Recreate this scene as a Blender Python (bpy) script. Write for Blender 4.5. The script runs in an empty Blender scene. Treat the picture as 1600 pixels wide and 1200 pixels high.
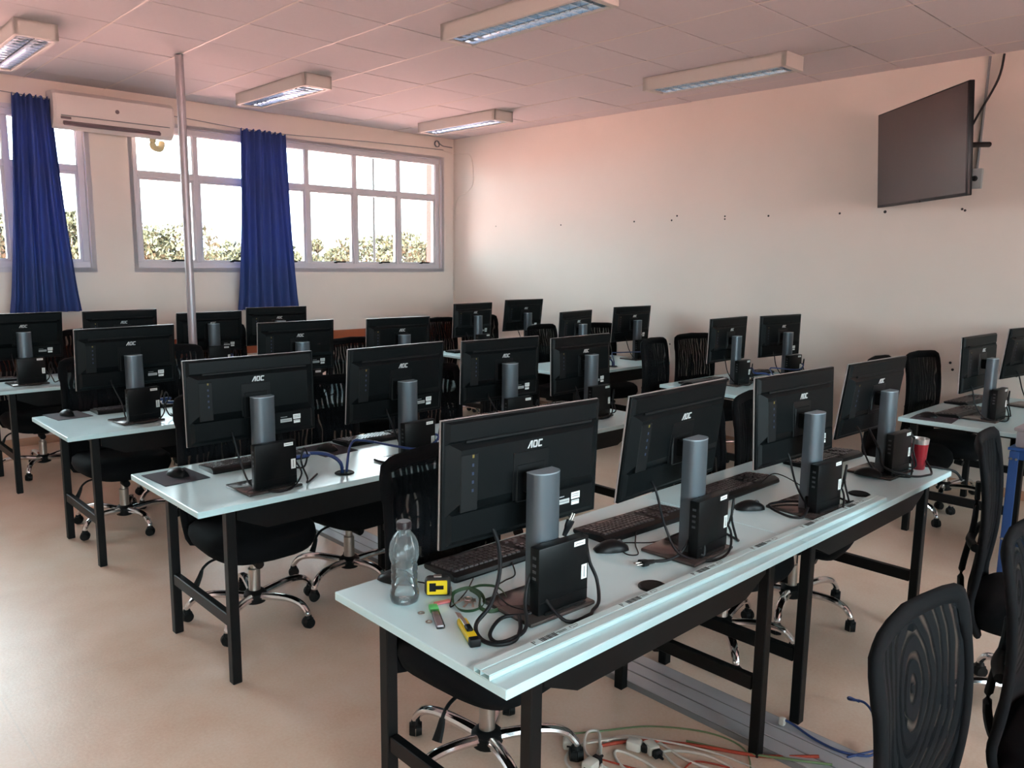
import bpy, bmesh, math, random
from mathutils import Vector, Matrix, Euler
random.seed(7)
C = bpy.context.scene.collection
sc = bpy.context.scene
PI = math.pi
R = math.radians

# ------------------------------------------------------------------ camera
def look_axes(yaw, pitch, roll):
    f = Vector((math.sin(yaw)*math.cos(pitch), math.cos(yaw)*math.cos(pitch), math.sin(pitch)))
    r = Vector((math.cos(yaw), -math.sin(yaw), 0)); u = r.cross(f)
    return r*math.cos(roll)+u*math.sin(roll), -r*math.sin(roll)+u*math.cos(roll), f
cam_d = bpy.data.cameras.new('camera'); cam = bpy.data.objects.new('camera', cam_d); C.objects.link(cam)
r_, u_, f_ = look_axes(0.762667, -0.153385, 0.012224)
cam.matrix_world = Matrix(((r_.x, u_.x, -f_.x, 0), (r_.y, u_.y, -f_.y, 0), (r_.z, u_.z, -f_.z, 1.656), (0, 0, 0, 1)))
cam_d.sensor_width = 36; cam_d.lens = 1243.5/1600*36; cam_d.clip_start = 0.03; cam_d.clip_end = 600
sc.camera = cam

# ------------------------------------------------------------------ sky, sun, exposure
vs = sc.view_settings
vs.view_transform = 'Standard'; vs.look = 'None'; vs.gamma = 1.0; vs.use_curve_mapping = False
vs.exposure = 2.72
SKY = 3.2
w = bpy.data.worlds.new('hazy_sky'); sc.world = w; w.use_nodes = True
bg = w.node_tree.nodes['Background']
bg.inputs['Color'].default_value = (0.76, 0.92, 1.0, 1); bg.inputs['Strength'].default_value = SKY
sd = bpy.data.lights.new('sun', 'SUN'); sd.energy = 12.0; sd.angle = R(1.0); sd.color = (1.0, 0.93, 0.82)
sun = bpy.data.objects.new('sun', sd); C.objects.link(sun)
sun.rotation_euler = Vector((0.62, 0.35, -0.82)).to_track_quat('-Z', 'Y').to_euler()

# room extents (metres); the window wall is at +Y, the television wall at +X
XL, XR, YN, YF, ZC = -2.6, 6.48, -3.2, 7.88, 3.127

def portal(name, x, y, z, sx, sz, facing):
    d = bpy.data.lights.new(name, 'AREA'); d.shape = 'RECTANGLE'; d.size = sx; d.size_y = sz
    d.cycles.is_portal = True
    o = bpy.data.objects.new(name, d); C.objects.link(o); o.location = (x, y, z)
    o.rotation_euler = Vector(facing).to_track_quat('-Z', 'Z').to_euler()
portal('portal_window', 4.48, YF+0.10, 2.21, 3.62, 1.33, (0, -1, 0))
portal('portal_window', 0.47, YF+0.10, 2.21, 3.62, 1.33, (0, -1, 0))
portal('portal_window', -0.6, YN-0.10, 1.90, 3.4, 1.80, (0, 1, 0))  # this and the next serve the added windows behind the camera
portal('portal_window', 3.1, YN-0.10, 1.90, 3.0, 1.80, (0, 1, 0))

# ------------------------------------------------------------------ materials
MATS = {}
def mat(name, col, rough=0.5, metal=0.0, var=0.0, scale=8.0, bump=0.0, bscale=60.0, spec=0.5, trans=0.0, coat=0.0):
    if name in MATS: return MATS[name]
    m = bpy.data.materials.new(name); m.use_nodes = True; nt = m.node_tree; b = nt.nodes['Principled BSDF']
    b.inputs['Base Color'].default_value = (*col, 1); b.inputs['Roughness'].default_value = rough
    b.inputs['Metallic'].default_value = metal; b.inputs['Specular IOR Level'].default_value = spec
    b.inputs['Transmission Weight'].default_value = trans; b.inputs['Coat Weight'].default_value = coat
    tc = nt.nodes.new('ShaderNodeTexCoord')
    if var > 0:
        n = nt.nodes.new('ShaderNodeTexNoise'); n.inputs['Scale'].default_value = scale; n.inputs['Detail'].default_value = 4
        nt.links.new(tc.outputs['Object'], n.inputs['Vector'])
        mx = nt.nodes.new('ShaderNodeMix'); mx.data_type = 'RGBA'
        mx.inputs[6].default_value = (*[max(0, c*(1-var)) for c in col], 1)
        mx.inputs[7].default_value = (*[min(1, c*(1+var)) for c in col], 1)
        nt.links.new(n.outputs['Fac'], mx.inputs[0]); nt.links.new(mx.outputs[2], b.inputs['Base Color'])
    if bump > 0:
        n2 = nt.nodes.new('ShaderNodeTexNoise'); n2.inputs['Scale'].default_value = bscale; n2.inputs['Detail'].default_value = 3
        nt.links.new(tc.outputs['Object'], n2.inputs['Vector'])
        bp = nt.nodes.new('ShaderNodeBump'); bp.inputs['Strength'].default_value = bump; bp.inputs['Distance'].default_value = 0.004
        nt.links.new(n2.outputs['Fac'], bp.inputs['Height']); nt.links.new(bp.outputs['Normal'], b.inputs['Normal'])
    MATS[name] = m
    return m

def floor_material():
    m = mat('vinyl_floor', (0.50, 0.375, 0.275), 0.28, spec=0.36)
    nt = m.node_tree; b = nt.nodes['Principled BSDF']
    tc = nt.nodes.new('ShaderNodeTexCoord')
    def noise(s, d=4):
        n = nt.nodes.new('ShaderNodeTexNoise'); n.inputs['Scale'].default_value = s; n.inputs['Detail'].default_value = d
        nt.links.new(tc.outputs['Object'], n.inputs['Vector']); return n
    big, mid, fine = noise(0.9, 3), noise(5, 5), noise(90, 2)
    cr = nt.nodes.new('ShaderNodeValToRGB')
    cr.color_ramp.elements[0].position = 0.35; cr.color_ramp.elements[0].color = (0.69, 0.54, 0.42, 1)
    cr.color_ramp.elements[1].position = 0.65; cr.color_ramp.elements[1].color = (0.75, 0.62, 0.50, 1)
    nt.links.new(big.outputs['Fac'], cr.inputs['Fac'])
    def overlay(prev, node, amt):
        mx = nt.nodes.new('ShaderNodeMix'); mx.data_type = 'RGBA'; mx.blend_type = 'OVERLAY'; mx.inputs[0].default_value = amt
        nt.links.new(prev, mx.inputs[6]); nt.links.new(node.outputs['Fac'], mx.inputs[7]); return mx.outputs[2]
    c = overlay(cr.outputs['Color'], mid, 0.25); c = overlay(c, fine, 0.18)
    # welded sheet joints, 2 m x 3.3 m
    sep = nt.nodes.new('ShaderNodeSeparateXYZ'); nt.links.new(tc.outputs['Object'], sep.inputs[0])
    def joint(sock, off, period):
        a = nt.nodes.new('ShaderNodeMath'); a.operation = 'ADD'; a.inputs[1].default_value = off; nt.links.new(sock, a.inputs[0])
        p = nt.nodes.new('ShaderNodeMath'); p.operation = 'PINGPONG'; p.inputs[1].default_value = period/2; nt.links.new(a.outputs[0], p.inputs[0])
        l = nt.nodes.new('ShaderNodeMath'); l.operation = 'LESS_THAN'; l.inputs[1].default_value = 0.0035; nt.links.new(p.outputs[0], l.inputs[0]); return l
    j1, j2 = joint(sep.outputs[0], -0.54+40, 2.0), joint(sep.outputs[1], -3.33+33, 3.3)
    mxj = nt.nodes.new('ShaderNodeMath'); mxj.operation = 'MAXIMUM'
    nt.links.new(j1.outputs[0], mxj.inputs[0]); nt.links.new(j2.outputs[0], mxj.inputs[1])
    mj = nt.nodes.new('ShaderNodeMix'); mj.data_type = 'RGBA'; mj.inputs[7].default_value = (0.62, 0.55, 0.46, 1)
    ml = nt.nodes.new('ShaderNodeMath'); ml.operation = 'MULTIPLY'; ml.inputs[1].default_value = 0.35; nt.links.new(mxj.outputs[0], ml.inputs[0])
    nt.links.new(ml.outputs[0], mj.inputs[0]); nt.links.new(c, mj.inputs[6]); nt.links.new(mj.outputs[2], b.inputs['Base Color'])
    rr = nt.nodes.new('ShaderNodeMapRange'); rr.inputs['To Min'].default_value = 0.26; rr.inputs['To Max'].default_value = 0.40
    nt.links.new(mid.outputs['Fac'], rr.inputs['Value']); nt.links.new(rr.outputs[0], b.inputs['Roughness'])
    bp = nt.nodes.new('ShaderNodeBump'); bp.inputs['Strength'].default_value = 0.12; bp.inputs['Distance'].default_value = 0.004
    nt.links.new(fine.outputs['Fac'], bp.inputs['Height']); nt.links.new(bp.outputs['Normal'], b.inputs['Normal'])
    return m

def see_through(name, col, clear, rough=0.5, gloss=0.0, fres=False, rings=False):
    """thin sheet: part transparent, part diffuse/glossy"""
    if name in MATS: return MATS[name]
    m = bpy.data.materials.new(name); m.use_nodes = True; nt = m.node_tree
    for n in list(nt.nodes):
        if n.type != 'OUTPUT_MATERIAL': nt.nodes.remove(n)
    out = [n for n in nt.nodes if n.type == 'OUTPUT_MATERIAL'][0]
    t = nt.nodes.new('ShaderNodeBsdfTransparent'); mx = nt.nodes.new('ShaderNodeMixShader')
    if fres:
        s = nt.nodes.new('ShaderNodeBsdfGlossy'); s.inputs['Roughness'].default_value = rough
        t.inputs['Color'].default_value = (*col, 1)
        lw = nt.nodes.new('ShaderNodeFresnel'); lw.inputs['IOR'].default_value = 1.45; nt.links.new(lw.outputs[0], mx.inputs[0])
        nt.links.new(t.outputs[0], mx.inputs[1]); nt.links.new(s.outputs[0], mx.inputs[2])
    else:
        s = nt.nodes.new('ShaderNodeBsdfPrincipled'); s.inputs['Base Color'].default_value = (*col, 1); s.inputs['Roughness'].default_value = rough
        # a weave: alternating open and closed threads
        tc = nt.nodes.new('ShaderNodeTexCoord'); wv = nt.nodes.new('ShaderNodeTexWave'); wv.inputs['Scale'].default_value = 5.5; wv.wave_type = 'RINGS' if rings else 'BANDS'; wv.rings_direction = 'Y'; s.inputs['Specular IOR Level'].default_value = 0.1
        wv.inputs['Distortion'].default_value = 3.5 if rings else 7.0; wv.inputs['Detail'].default_value = 1; wv.inputs['Detail Scale'].default_value = 1.2
        mp = nt.nodes.new('ShaderNodeMapping'); mp.inputs['Scale'].default_value = (1.9, 1, 1.0); mp.inputs['Location'].default_value = (0, 0, -.85); nt.links.new(tc.outputs['Object'], mp.inputs['Vector']); nt.links.new(mp.outputs[0], wv.inputs['Vector'])
        mr = nt.nodes.new('ShaderNodeMapRange'); mr.inputs['From Min'].default_value = 0.55; mr.inputs['To Min'].default_value = clear*0.35; mr.inputs['To Max'].default_value = min(1, clear*(3.2 if rings else 2.0))
        nt.links.new(wv.outputs['Fac'], mr.inputs['Value']); nt.links.new(mr.outputs[0], mx.inputs[0])
        nt.links.new(s.outputs[0], mx.inputs[1]); nt.links.new(t.outputs[0], mx.inputs[2])
    nt.links.new(mx.outputs[0], out.inputs['Surface'])
    MATS[name] = m
    return m

M_floor = floor_material()
M_wall = mat('beige_wall_paint', (0.76, 0.70, 0.63), 0.72, var=0.03, scale=3, bump=0.08, bscale=140)
M_ceil = mat('mineral_tile', (0.62, 0.59, 0.61), 0.9, var=0.03, scale=30, bump=0.1, bscale=300)
M_tbar = mat('tbar_white', (0.68, 0.62, 0.58), 0.5)
M_dark_void = mat('plenum', (0.10, 0.09, 0.08), 0.9)
M_winframe = mat('window_frame_paint', (0.60, 0.59, 0.62), 0.45, var=0.03)
M_glass = see_through('window_glass', (0.97, 0.99, 0.98), 0, 0.0, fres=True)
M_desk = mat('white_laminate', (0.57, 0.82, 0.86), 0.22, var=0.02, scale=4, bump=0.02, bscale=200)
M_edge = mat('laminate_edge', (0.66, 0.73, 0.72), 0.45)
M_steel = mat('black_painted_steel', (0.006, 0.006, 0.0065), 0.45, var=0.15, scale=20, spec=0.2)
M_plast = mat('black_plastic', (0.003, 0.0035, 0.004), 0.38, var=0.1, scale=30, spec=0.25)
M_plast2 = mat('matte_black_plastic', (0.004, 0.0045, 0.005), 0.55, spec=0.25)
M_shell = mat('monitor_shell', (0.0025, 0.0035, 0.004), 0.44, var=0.08, scale=12, bump=0.03, bscale=900, spec=0.15)
M_screen = mat('dark_screen', (0.008, 0.008, 0.010), 0.12)
M_col = mat('silver_column', (0.11, 0.135, 0.155), 0.36, metal=0.5, var=0.05)
M_base = mat('base_plate', (0.10, 0.08, 0.075), 0.18, metal=0.5)
M_logo = mat('silver_logo', (0.62, 0.64, 0.64), 0.35, metal=0.3)
M_label = mat('white_sticker', (0.80, 0.88, 0.86), 0.6)
M_print = mat('grey_print', (0.22, 0.24, 0.25), 0.7)
M_chrome = mat('chrome', (0.75, 0.75, 0.77), 0.12, metal=1.0)
M_gas = mat('satin_steel', (0.45, 0.42, 0.38), 0.3, metal=0.9)
M_fab = mat('black_fabric', (0.004, 0.004, 0.005), 0.85, var=0.2, scale=60, bump=0.1, bscale=500, spec=0.15)
M_mesh = see_through('chair_mesh', (0.004, 0.005, 0.0065), 0.24, 0.7)
M_mesh2 = see_through('chair_mesh_moire', (0.004, 0.005, 0.0065), 0.17, 0.7, rings=True)
M_key = mat('keycap', (0.055, 0.045, 0.046), 0.3)
M_rub = mat('rubber_cable', (0.006, 0.0065, 0.008), 0.5, spec=0.3)
M_bluec = mat('blue_network_cable', (0.014, 0.045, 0.17), 0.45)
M_whitec = mat('white_cable', (0.72, 0.70, 0.64), 0.5)
M_redc = mat('red_wire', (0.42, 0.06, 0.03), 0.5)
M_greenc = mat('green_wire', (0.16, 0.26, 0.12), 0.5)
def curtain_material():
    m = mat('blue_curtain', (0.06, 0.105, 0.33), 0.85, var=0.12, scale=14, bump=0.1, bscale=250); nt = m.node_tree
    b = nt.nodes['Principled BSDF']; out = [n for n in nt.nodes if n.type == 'OUTPUT_MATERIAL'][0]
    t = nt.nodes.new('ShaderNodeBsdfTranslucent'); t.inputs['Color'].default_value = (0.06, 0.10, 0.30, 1)
    mx = nt.nodes.new('ShaderNodeMixShader'); mx.inputs[0].default_value = 0.35
    nt.links.new(b.outputs[0], mx.inputs[1]); nt.links.new(t.outputs[0], mx.inputs[2]); nt.links.new(mx.outputs[0], out.inputs['Surface']); return m
M_curt = curtain_material()
M_ac = mat('ac_plastic', (0.76, 0.70, 0.66), 0.4)
M_acdark = mat('ac_louver', (0.16, 0.12, 0.13), 0.4)
M_pole = mat('galvanised_pole', (0.40, 0.37, 0.39), 0.4, metal=0.4, var=0.08)
M_lamp = mat('lamp_housing', (0.56, 0.56, 0.52), 0.5)
M_alu = mat('sky_tint_aluminium', (0.74, 0.87, 0.98), 0.14, metal=1.0)  # blue of the reflected sky put into the metal colour
M_tube = mat('fluorescent_glass', (0.85, 0.86, 0.86), 0.25)
M_wood = mat('brown_wood_rail', (0.36, 0.10, 0.04), 0.45, var=0.25, scale=6)
M_base_b = mat('wood_skirting', (0.52, 0.33, 0.22), 0.5, var=0.1)
M_trunk = mat('floor_duct_aluminium', (0.52, 0.56, 0.60), 0.35, metal=0.3, var=0.08)
M_pvc = mat('pvc_white', (0.58, 0.79, 0.80), 0.4)
M_blue = mat('blue_painted_steel', (0.015, 0.065, 0.22), 0.45, var=0.1)
M_greybox = mat('grey_plastic_box', (0.25, 0.24, 0.26), 0.5)
M_black = mat('screw_black', (0.02, 0.02, 0.02), 0.7)

# ------------------------------------------------------------------ mesh helpers
def new_bm(): return bmesh.new()
def xf(bm, verts, m):
    for v in verts: v.co = m @ v.co
def box(bm, c, s, rot=None):
    r = bmesh.ops.create_cube(bm, size=1.0)['verts']
    m = Matrix.Translation(c) @ (rot.to_matrix().to_4x4() if rot else Matrix()) @ Matrix.Diagonal((*s, 1))
    xf(bm, r, m); return r
def rbox(bm, c, s, bev=0.004, seg=2, rot=None):
    t = bmesh.new(); bmesh.ops.create_cube(t, size=1.0)
    for v in t.verts: v.co = Vector((v.co.x*s[0], v.co.y*s[1], v.co.z*s[2]))
    bmesh.ops.bevel(t, geom=t.edges[:], offset=min(bev, min(s)*0.45), segments=seg, profile=0.5, affect='EDGES')
    m = Matrix.Translation(c) @ (rot.to_matrix().to_4x4() if rot else Matrix())
    merge(bm, t, m)
def merge(bm, t, m=Matrix()):
    vm = {}
    for v in t.verts: vm[v] = bm.verts.new(m @ v.co)
    for f in t.faces:
        try: bm.faces.new([vm[v] for v in f.verts])
        except ValueError: pass
    t.free()
def cyl(bm, p0, p1, r0, r1=None, n=16, cap=True):
    p0, p1 = Vector(p0), Vector(p1); r1 = r0 if r1 is None else r1
    d = p1-p0; q = d.to_track_quat('Z', 'Y').to_matrix().to_4x4()
    v = bmesh.ops.create_cone(bm, cap_ends=cap, segments=n, radius1=r0, radius2=r1, depth=d.length)['verts']
    xf(bm, v, Matrix.Translation((p0+p1)/2) @ q)
def prism(bm, poly, y0, y1, m=Matrix()):
    """poly in XZ, extruded along Y"""
    a = [bm.verts.new(m @ Vector((x, y0, z))) for x, z in poly]; b = [bm.verts.new(m @ Vector((x, y1, z))) for x, z in poly]
    n = len(poly); bm.faces.new(a); bm.faces.new(b[::-1])
    for i in range(n): bm.faces.new((a[i], b[i], b[(i+1) % n], a[(i+1) % n]))
def lathe(bm, prof, n=24, c=(0, 0, 0)):
    rings = []
    for r, z in prof:
        rings.append([bm.verts.new((c[0]+r*math.cos(2*PI*k/n), c[1]+r*math.sin(2*PI*k/n), c[2]+z)) for k in range(n)])
    for a, b in zip(rings, rings[1:]):
        for k in range(n): bm.faces.new((a[k], a[(k+1) % n], b[(k+1) % n], b[k]))
    if prof[0][0] > 0: bm.faces.new(rings[0][::-1])
    if prof[-1][0] > 0: bm.faces.new(rings[-1])
def smooth_path(pts, k=6):
    P = [Vector(p) for p in pts]
    if len(P) < 3: return P
    out = []
    for i in range(len(P)-1):
        p0, p1, p2, p3 = P[max(0, i-1)], P[i], P[i+1], P[min(len(P)-1, i+2)]
        for j in range(k):
            t = j/k
            out.append(0.5*((2*p1)+(-p0+p2)*t+(2*p0-5*p1+4*p2-p3)*t*t+(-p0+3*p1-3*p2+p3)*t**3))
    out.append(P[-1]); return out
def tube(bm, pts, r, n=8, k=6, radii=None, flat=1.0):
    P = smooth_path(pts, k); rings = []; up = Vector((0, 0, 1))
    for i, p in enumerate(P):
        d = (P[min(i+1, len(P)-1)]-P[max(i-1, 0)]); d = d.normalized() if d.length > 1e-9 else Vector((1, 0, 0))
        s = d.cross(up); s = s.normalized() if s.length > 1e-3 else d.cross(Vector((0, 1, 0))).normalized()
        t = s.cross(d)
        rr = r if radii is None else radii[0]+(radii[1]-radii[0])*i/(len(P)-1)
        rings.append([bm.verts.new(p+s*rr*math.cos(2*PI*a/n)+t*rr*flat*math.sin(2*PI*a/n)) for a in range(n)])
    for a, b in zip(rings, rings[1:]):
        for j in range(n): bm.faces.new((a[j], a[(j+1) % n], b[(j+1) % n], b[j]))
    bm.faces.new(rings[0][::-1]); bm.faces.new(rings[-1])
def mesh(bm, name, m, smooth=True, angle=35):
    bmesh.ops.recalc_face_normals(bm, faces=bm.faces[:])
    me = bpy.data.meshes.new(name); bm.to_mesh(me); bm.free(); me.materials.append(m)
    if smooth:
        me.polygons.foreach_set('use_smooth', [True]*len(me.polygons))
        me.set_sharp_from_angle(angle=R(angle))
    return me
def link(name, me, parent=None, loc=(0, 0, 0), rot=(0, 0, 0)):
    o = bpy.data.objects.new(name, me); C.objects.link(o); o.parent = parent; o.location = loc; o.rotation_euler = rot
    return o
def obj(name, bm, m, parent=None, loc=(0, 0, 0), rot=(0, 0, 0), smooth=True, angle=35):
    return link(name, mesh(bm, name, m, smooth, angle), parent, loc, rot)
def tag(o, label, cat, group=None):
    o['label'] = label; o['category'] = cat
    if group: o['group'] = group
    return o
def thing(name, label, cat, loc=(0, 0, 0), rz=0.0, group=None):
    o = bpy.data.objects.new(name, None); C.objects.link(o); o.empty_display_size = 0.1
    o.location = loc; o.rotation_euler = (0, 0, rz)
    return tag(o, label, cat, group)
def struct(o): o['kind'] = 'structure'; return o
def copy_tree(o, parent=None):
    c = o.copy(); C.objects.link(c); c.parent = parent
    for ch in list(KIDS.get(o.name, [])) or list(o.children): copy_tree(ch, c)
    return c
KIDS = {}
def bbox(name, c, s, m, parent=None, bev=0.0, seg=2):
    bm = new_bm()
    if bev: rbox(bm, c, s, bev, seg)
    else: box(bm, c, s)
    return obj(name, bm, m, parent, smooth=bool(bev))

# ------------------------------------------------------------------ the room shell
bm = new_bm(); box(bm, ((XL+XR)/2, (YN+YF)/2, -0.1), (XR-XL+0.4, YF-YN+0.4, 0.2)); struct(obj('floor', bm, M_floor, smooth=False))

WZ0, WZ1 = 1.55, 2.87                       # far windows, sill and head
WIN = [(-1.33, 2.27), (2.67, 6.29)]
NZ0, NZ1 = 1.0, 2.80                       # windows added in the unseen wall behind the camera, to light the foreground
ADDED_WIN = [(-2.3, 1.1), (1.6, 4.6)]
def wall_with_windows(name, y0, y1, wins, z0, z1):
    bm = new_bm(); T = 0.2
    xs = [XL-T]+[v for w_ in wins for v in w_]+[XR+T]
    yc, yw = (y0+y1)/2, abs(y1-y0)
    box(bm, ((xs[0]+xs[-1])/2, yc, (z0-0.2)/2-0.0), (xs[-1]-xs[0], yw, z0+0.2))
    box(bm, ((xs[0]+xs[-1])/2, yc, (z1+3.5)/2), (xs[-1]-xs[0], yw, 3.5-z1))
    for i in range(0, len(xs), 2): box(bm, ((xs[i]+xs[i+1])/2, yc, (z0+z1)/2), (xs[i+1]-xs[i], yw, z1-z0))
    return struct(obj(name, bm, M_wall, smooth=False))
wall_with_windows('wall_window_side', YF, YF+0.2, WIN, WZ0, WZ1)
wall_with_windows('wall_near', YN-0.2, YN, ADDED_WIN, NZ0, NZ1)
bm = new_bm(); box(bm, (XR+0.1, (YN+YF)/2, 1.65), (0.2, YF-YN, 3.7)); wall_r = struct(obj('wall_right', bm, M_wall, smooth=False))
bm = new_bm(); box(bm, (XL-0.1, (YN+YF)/2, 1.65), (0.2, YF-YN, 3.7)); struct(obj('wall_left', bm, M_wall, smooth=False))
# drill holes left in the right wall
hm = None
for y, z, r in ((7.09, 2.06, .006), (6.04, 2.05, .008), (5.04, 2.06, .009), (4.59, 2.06, .009), (4.53, 2.10, .009), (4.01, 2.08, .008), (4.01, 2.055, .008),
                (3.58, 2.07, .009), (2.95, 2.07, .009), (2.59, 2.07, .012), (2.04, 2.07, .009), (2.02, 2.06, .009), (4.61, .88, .008), (4.55, .87, .008), (2.02, .94, .010), (2.0, .89, .010), (1.58, .89, .010)):
    if hm is None:
        bm = new_bm(); cyl(bm, (-0.002, 0, 0), (0.004, 0, 0), 1.0, n=10); hm = mesh(bm, 'screw_hole', M_black)
    o = link('screw_hole', hm, wall_r, (XR, y, z)); o.scale = (1, r, r)
# skirting, wooden rail
struct(bbox('baseboard_window_side', ((XL+XR)/2, YF-0.008, 0.035), (XR-XL, 0.016, 0.07), M_base_b, bev=0.003))
struct(bbox('baseboard_right', (XR-0.008, (YN+YF)/2, 0.035), (0.016, YF-YN-0.04, 0.07), M_base_b, bev=0.003))
rail = bpy.data.objects.new('trim_1', None); C.objects.link(rail); struct(rail)
for x0, x1 in ((XL+.02, 0.6), (0.604, 2.9), (2.904, 5.13), (5.134, XR-.005)):
    bbox('rail_board', ((x0+x1)/2, YF-0.011, 0.765), (x1-x0, 0.022, 0.19), M_wood, rail, bev=0.004)

# ceiling: slab, T-bars and tiles
ce = bpy.data.objects.new('ceiling', None); C.objects.link(ce); struct(ce)
bbox('ceiling_slab', ((XL+XR)/2, (YN+YF)/2, ZC+0.26), (XR-XL+0.4, YF-YN+0.4, 0.3), M_dark_void, ce)
xs = [4.339+0.625*k for k in range(-30, 30)]; ys = [4.421+0.625*k for k in range(-30, 30)]
xs = [XL]+[x for x in xs if XL+0.03 < x < XR-0.03]+[XR]; ys = [YN]+[y for y in ys if YN+0.03 < y < YF-0.03]+[YF]
tile_me = {}
for i in range(len(xs)-1):
    for j in range(len(ys)-1):
        wx, wy = xs[i+1]-xs[i], ys[j+1]-ys[j]
        key = (round(wx, 3), round(wy, 3))
        if key not in tile_me:
            bm = new_bm(); rbox(bm, (0, 0, 0.008), (wx-0.005, wy-0.009, 0.016), 0.0015, 1); tile_me[key] = mesh(bm, 'ceiling_tile', M_ceil)
        o = link('ceiling_tile', tile_me[key], ce, ((xs[i]+xs[i+1])/2, (ys[j]+ys[j+1])/2, ZC+random.choice((0, 0, 0, .0015, .003))))
        o.rotation_euler = (random.uniform(-1, 1)*.002, random.uniform(-1, 1)*.002, 0)
for x in xs[1:-1]: bbox('ceiling_runner', (x, (YN+YF)/2, ZC+0.0005), (0.013, YF-YN, 0.003), M_tbar, ce)
for y in ys[1:-1]: bbox('ceiling_crossbar', ((XL+XR)/2, y, ZC+0.012), (XR-XL, 0.018, 0.003), M_dark_void, ce)

# windows
def window(n, x0, x1, y, z0, z1, cols, trans, handles=True, sgn=1):
    root = bpy.data.objects.new('window_%d' % n, None); C.objects.link(root); struct(root); root.location = (x0, y, z0)
    W, H = x1-x0, z1-z0; f = 0.055; dep = 0.08
    bm = new_bm()
    for c, s in (((W/2, 0, f/2), (W, dep, f)), ((W/2, 0, H-f/2), (W, dep, f)), ((f/2, 0, H/2), (f, dep, H-2*f)), ((W-f/2, 0, H/2), (f, dep, H-2*f))): rbox(bm, c, s, 0.004, 1)
    for c, s in (((W/2, -sgn*.075, -.02), (W+.09, .03, .05)), ((W/2, -sgn*.075, H+.015), (W+.09, .03, .04)), ((-.02, -sgn*.075, H/2), (.045, .03, H)), ((W+.02, -sgn*.075, H/2), (.045, .03, H))): rbox(bm, c, s, 0.004, 1)
    obj('window_frame', bm, M_winframe, root)
    cw = W/cols
    for k in range(1, cols): bbox('mullion', (cw*k, 0, H/2), (0.05, dep*.95, H-2*f), M_winframe, root, bev=0.004, seg=1)
    bbox('transom', (W/2, 0, trans-z0), (W-2*f, dep*.9, 0.055), M_winframe, root, bev=0.004, seg=1)
    for k in range(cols):
        a, b = (f if k == 0 else cw*k+.025), (W-f if k == cols-1 else cw*(k+1)-.025)
        for lo, hi, sash in ((f, trans-z0-.0275, True), (trans-z0+.0275, H-f, False)):
            t = 0.022 if sash else 0.006
            bm = new_bm()
            for c, s in ((((a+b)/2, 0, lo+t/2), (b-a, .045, t)), (((a+b)/2, 0, hi-t/2), (b-a, .045, t)), ((a+t/2, 0, (lo+hi)/2), (t, .045, hi-lo-2*t)), ((b-t/2, 0, (lo+hi)/2), (t, .045, hi-lo-2*t))): box(bm, c, s)
            sa = obj('sash', bm, M_winframe, root, smooth=False)
            bbox('pane', ((a+b)/2, 0, (lo+hi)/2), (b-a-2*t, 0.004, hi-lo-2*t), M_glass, sa)
            if sash and handles:
                bm = new_bm(); xh = (a+b)/2+.02
                rbox(bm, (xh, -sgn*.055, lo+.012), (.035, .025, .018), .003, 1); rbox(bm, (xh+.06, -sgn*.066, lo+.018), (.13, .012, .016), .004, 1)
                obj('window_handle', bm, M_plast, sa)
    return root
window(1, WIN[0][0], WIN[0][1], YF+0.09, WZ0, WZ1, 6, 2.42)
window(2, WIN[1][0], WIN[1][1], YF+0.09, WZ0, WZ1, 6, 2.42)
window(3, ADDED_WIN[0][0], ADDED_WIN[0][1], YN-0.09, NZ0, NZ1, 4, 2.2, False, -1)  # added unseen window, lets daylight onto the foreground
window(4, ADDED_WIN[1][0], ADDED_WIN[1][1], YN-0.09, NZ0, NZ1, 4, 2.2, False, -1)  # second added window out of view, same purpose

# ------------------------------------------------------------------ outside
M_ground = mat('red_earth', (0.54, 0.25, 0.225), 0.95, var=0.15, scale=0.3)
bm = new_bm(); box(bm, (20, 60, -1.3), (400, 400, 0.2)); gr = struct(obj('ground', bm, M_ground, smooth=False))
M_brick = mat('red_render_reveal', (0.105, 0.052, 0.040), 0.8, var=0.08)
bm = new_bm(); rbox(bm, (6.485, YF+0.255, 1.2), (0.40, 0.10, 4.8), 0.004, 1); box(bm, (6.2865, YF+0.172, (WZ0+WZ1)/2), (0.006, 0.074, WZ1-WZ0-.004)); tag(obj('outer_reveal', bm, M_brick), 'red rendered pillar outside the rightmost window panes', 'reveal')  # added pilaster and liner standing in for the reddish window reveal
bm = new_bm(); rbox(bm, ((XL+XR)/2, YN-0.75, 3.2), (XR-XL+1.5, 1.1, 0.12), 0.01, 1); struct(obj('sun_blocker_near', bm, M_wall))  # unseen overhang added to keep sun out of the near windows
M_leaf = mat('sunlit_leaves', (0.030, 0.029, 0.010), 0.7, var=0.6, scale=1.3)
M_bark = mat('bark', (0.22, 0.15, 0.10), 0.9, var=0.3)
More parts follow.
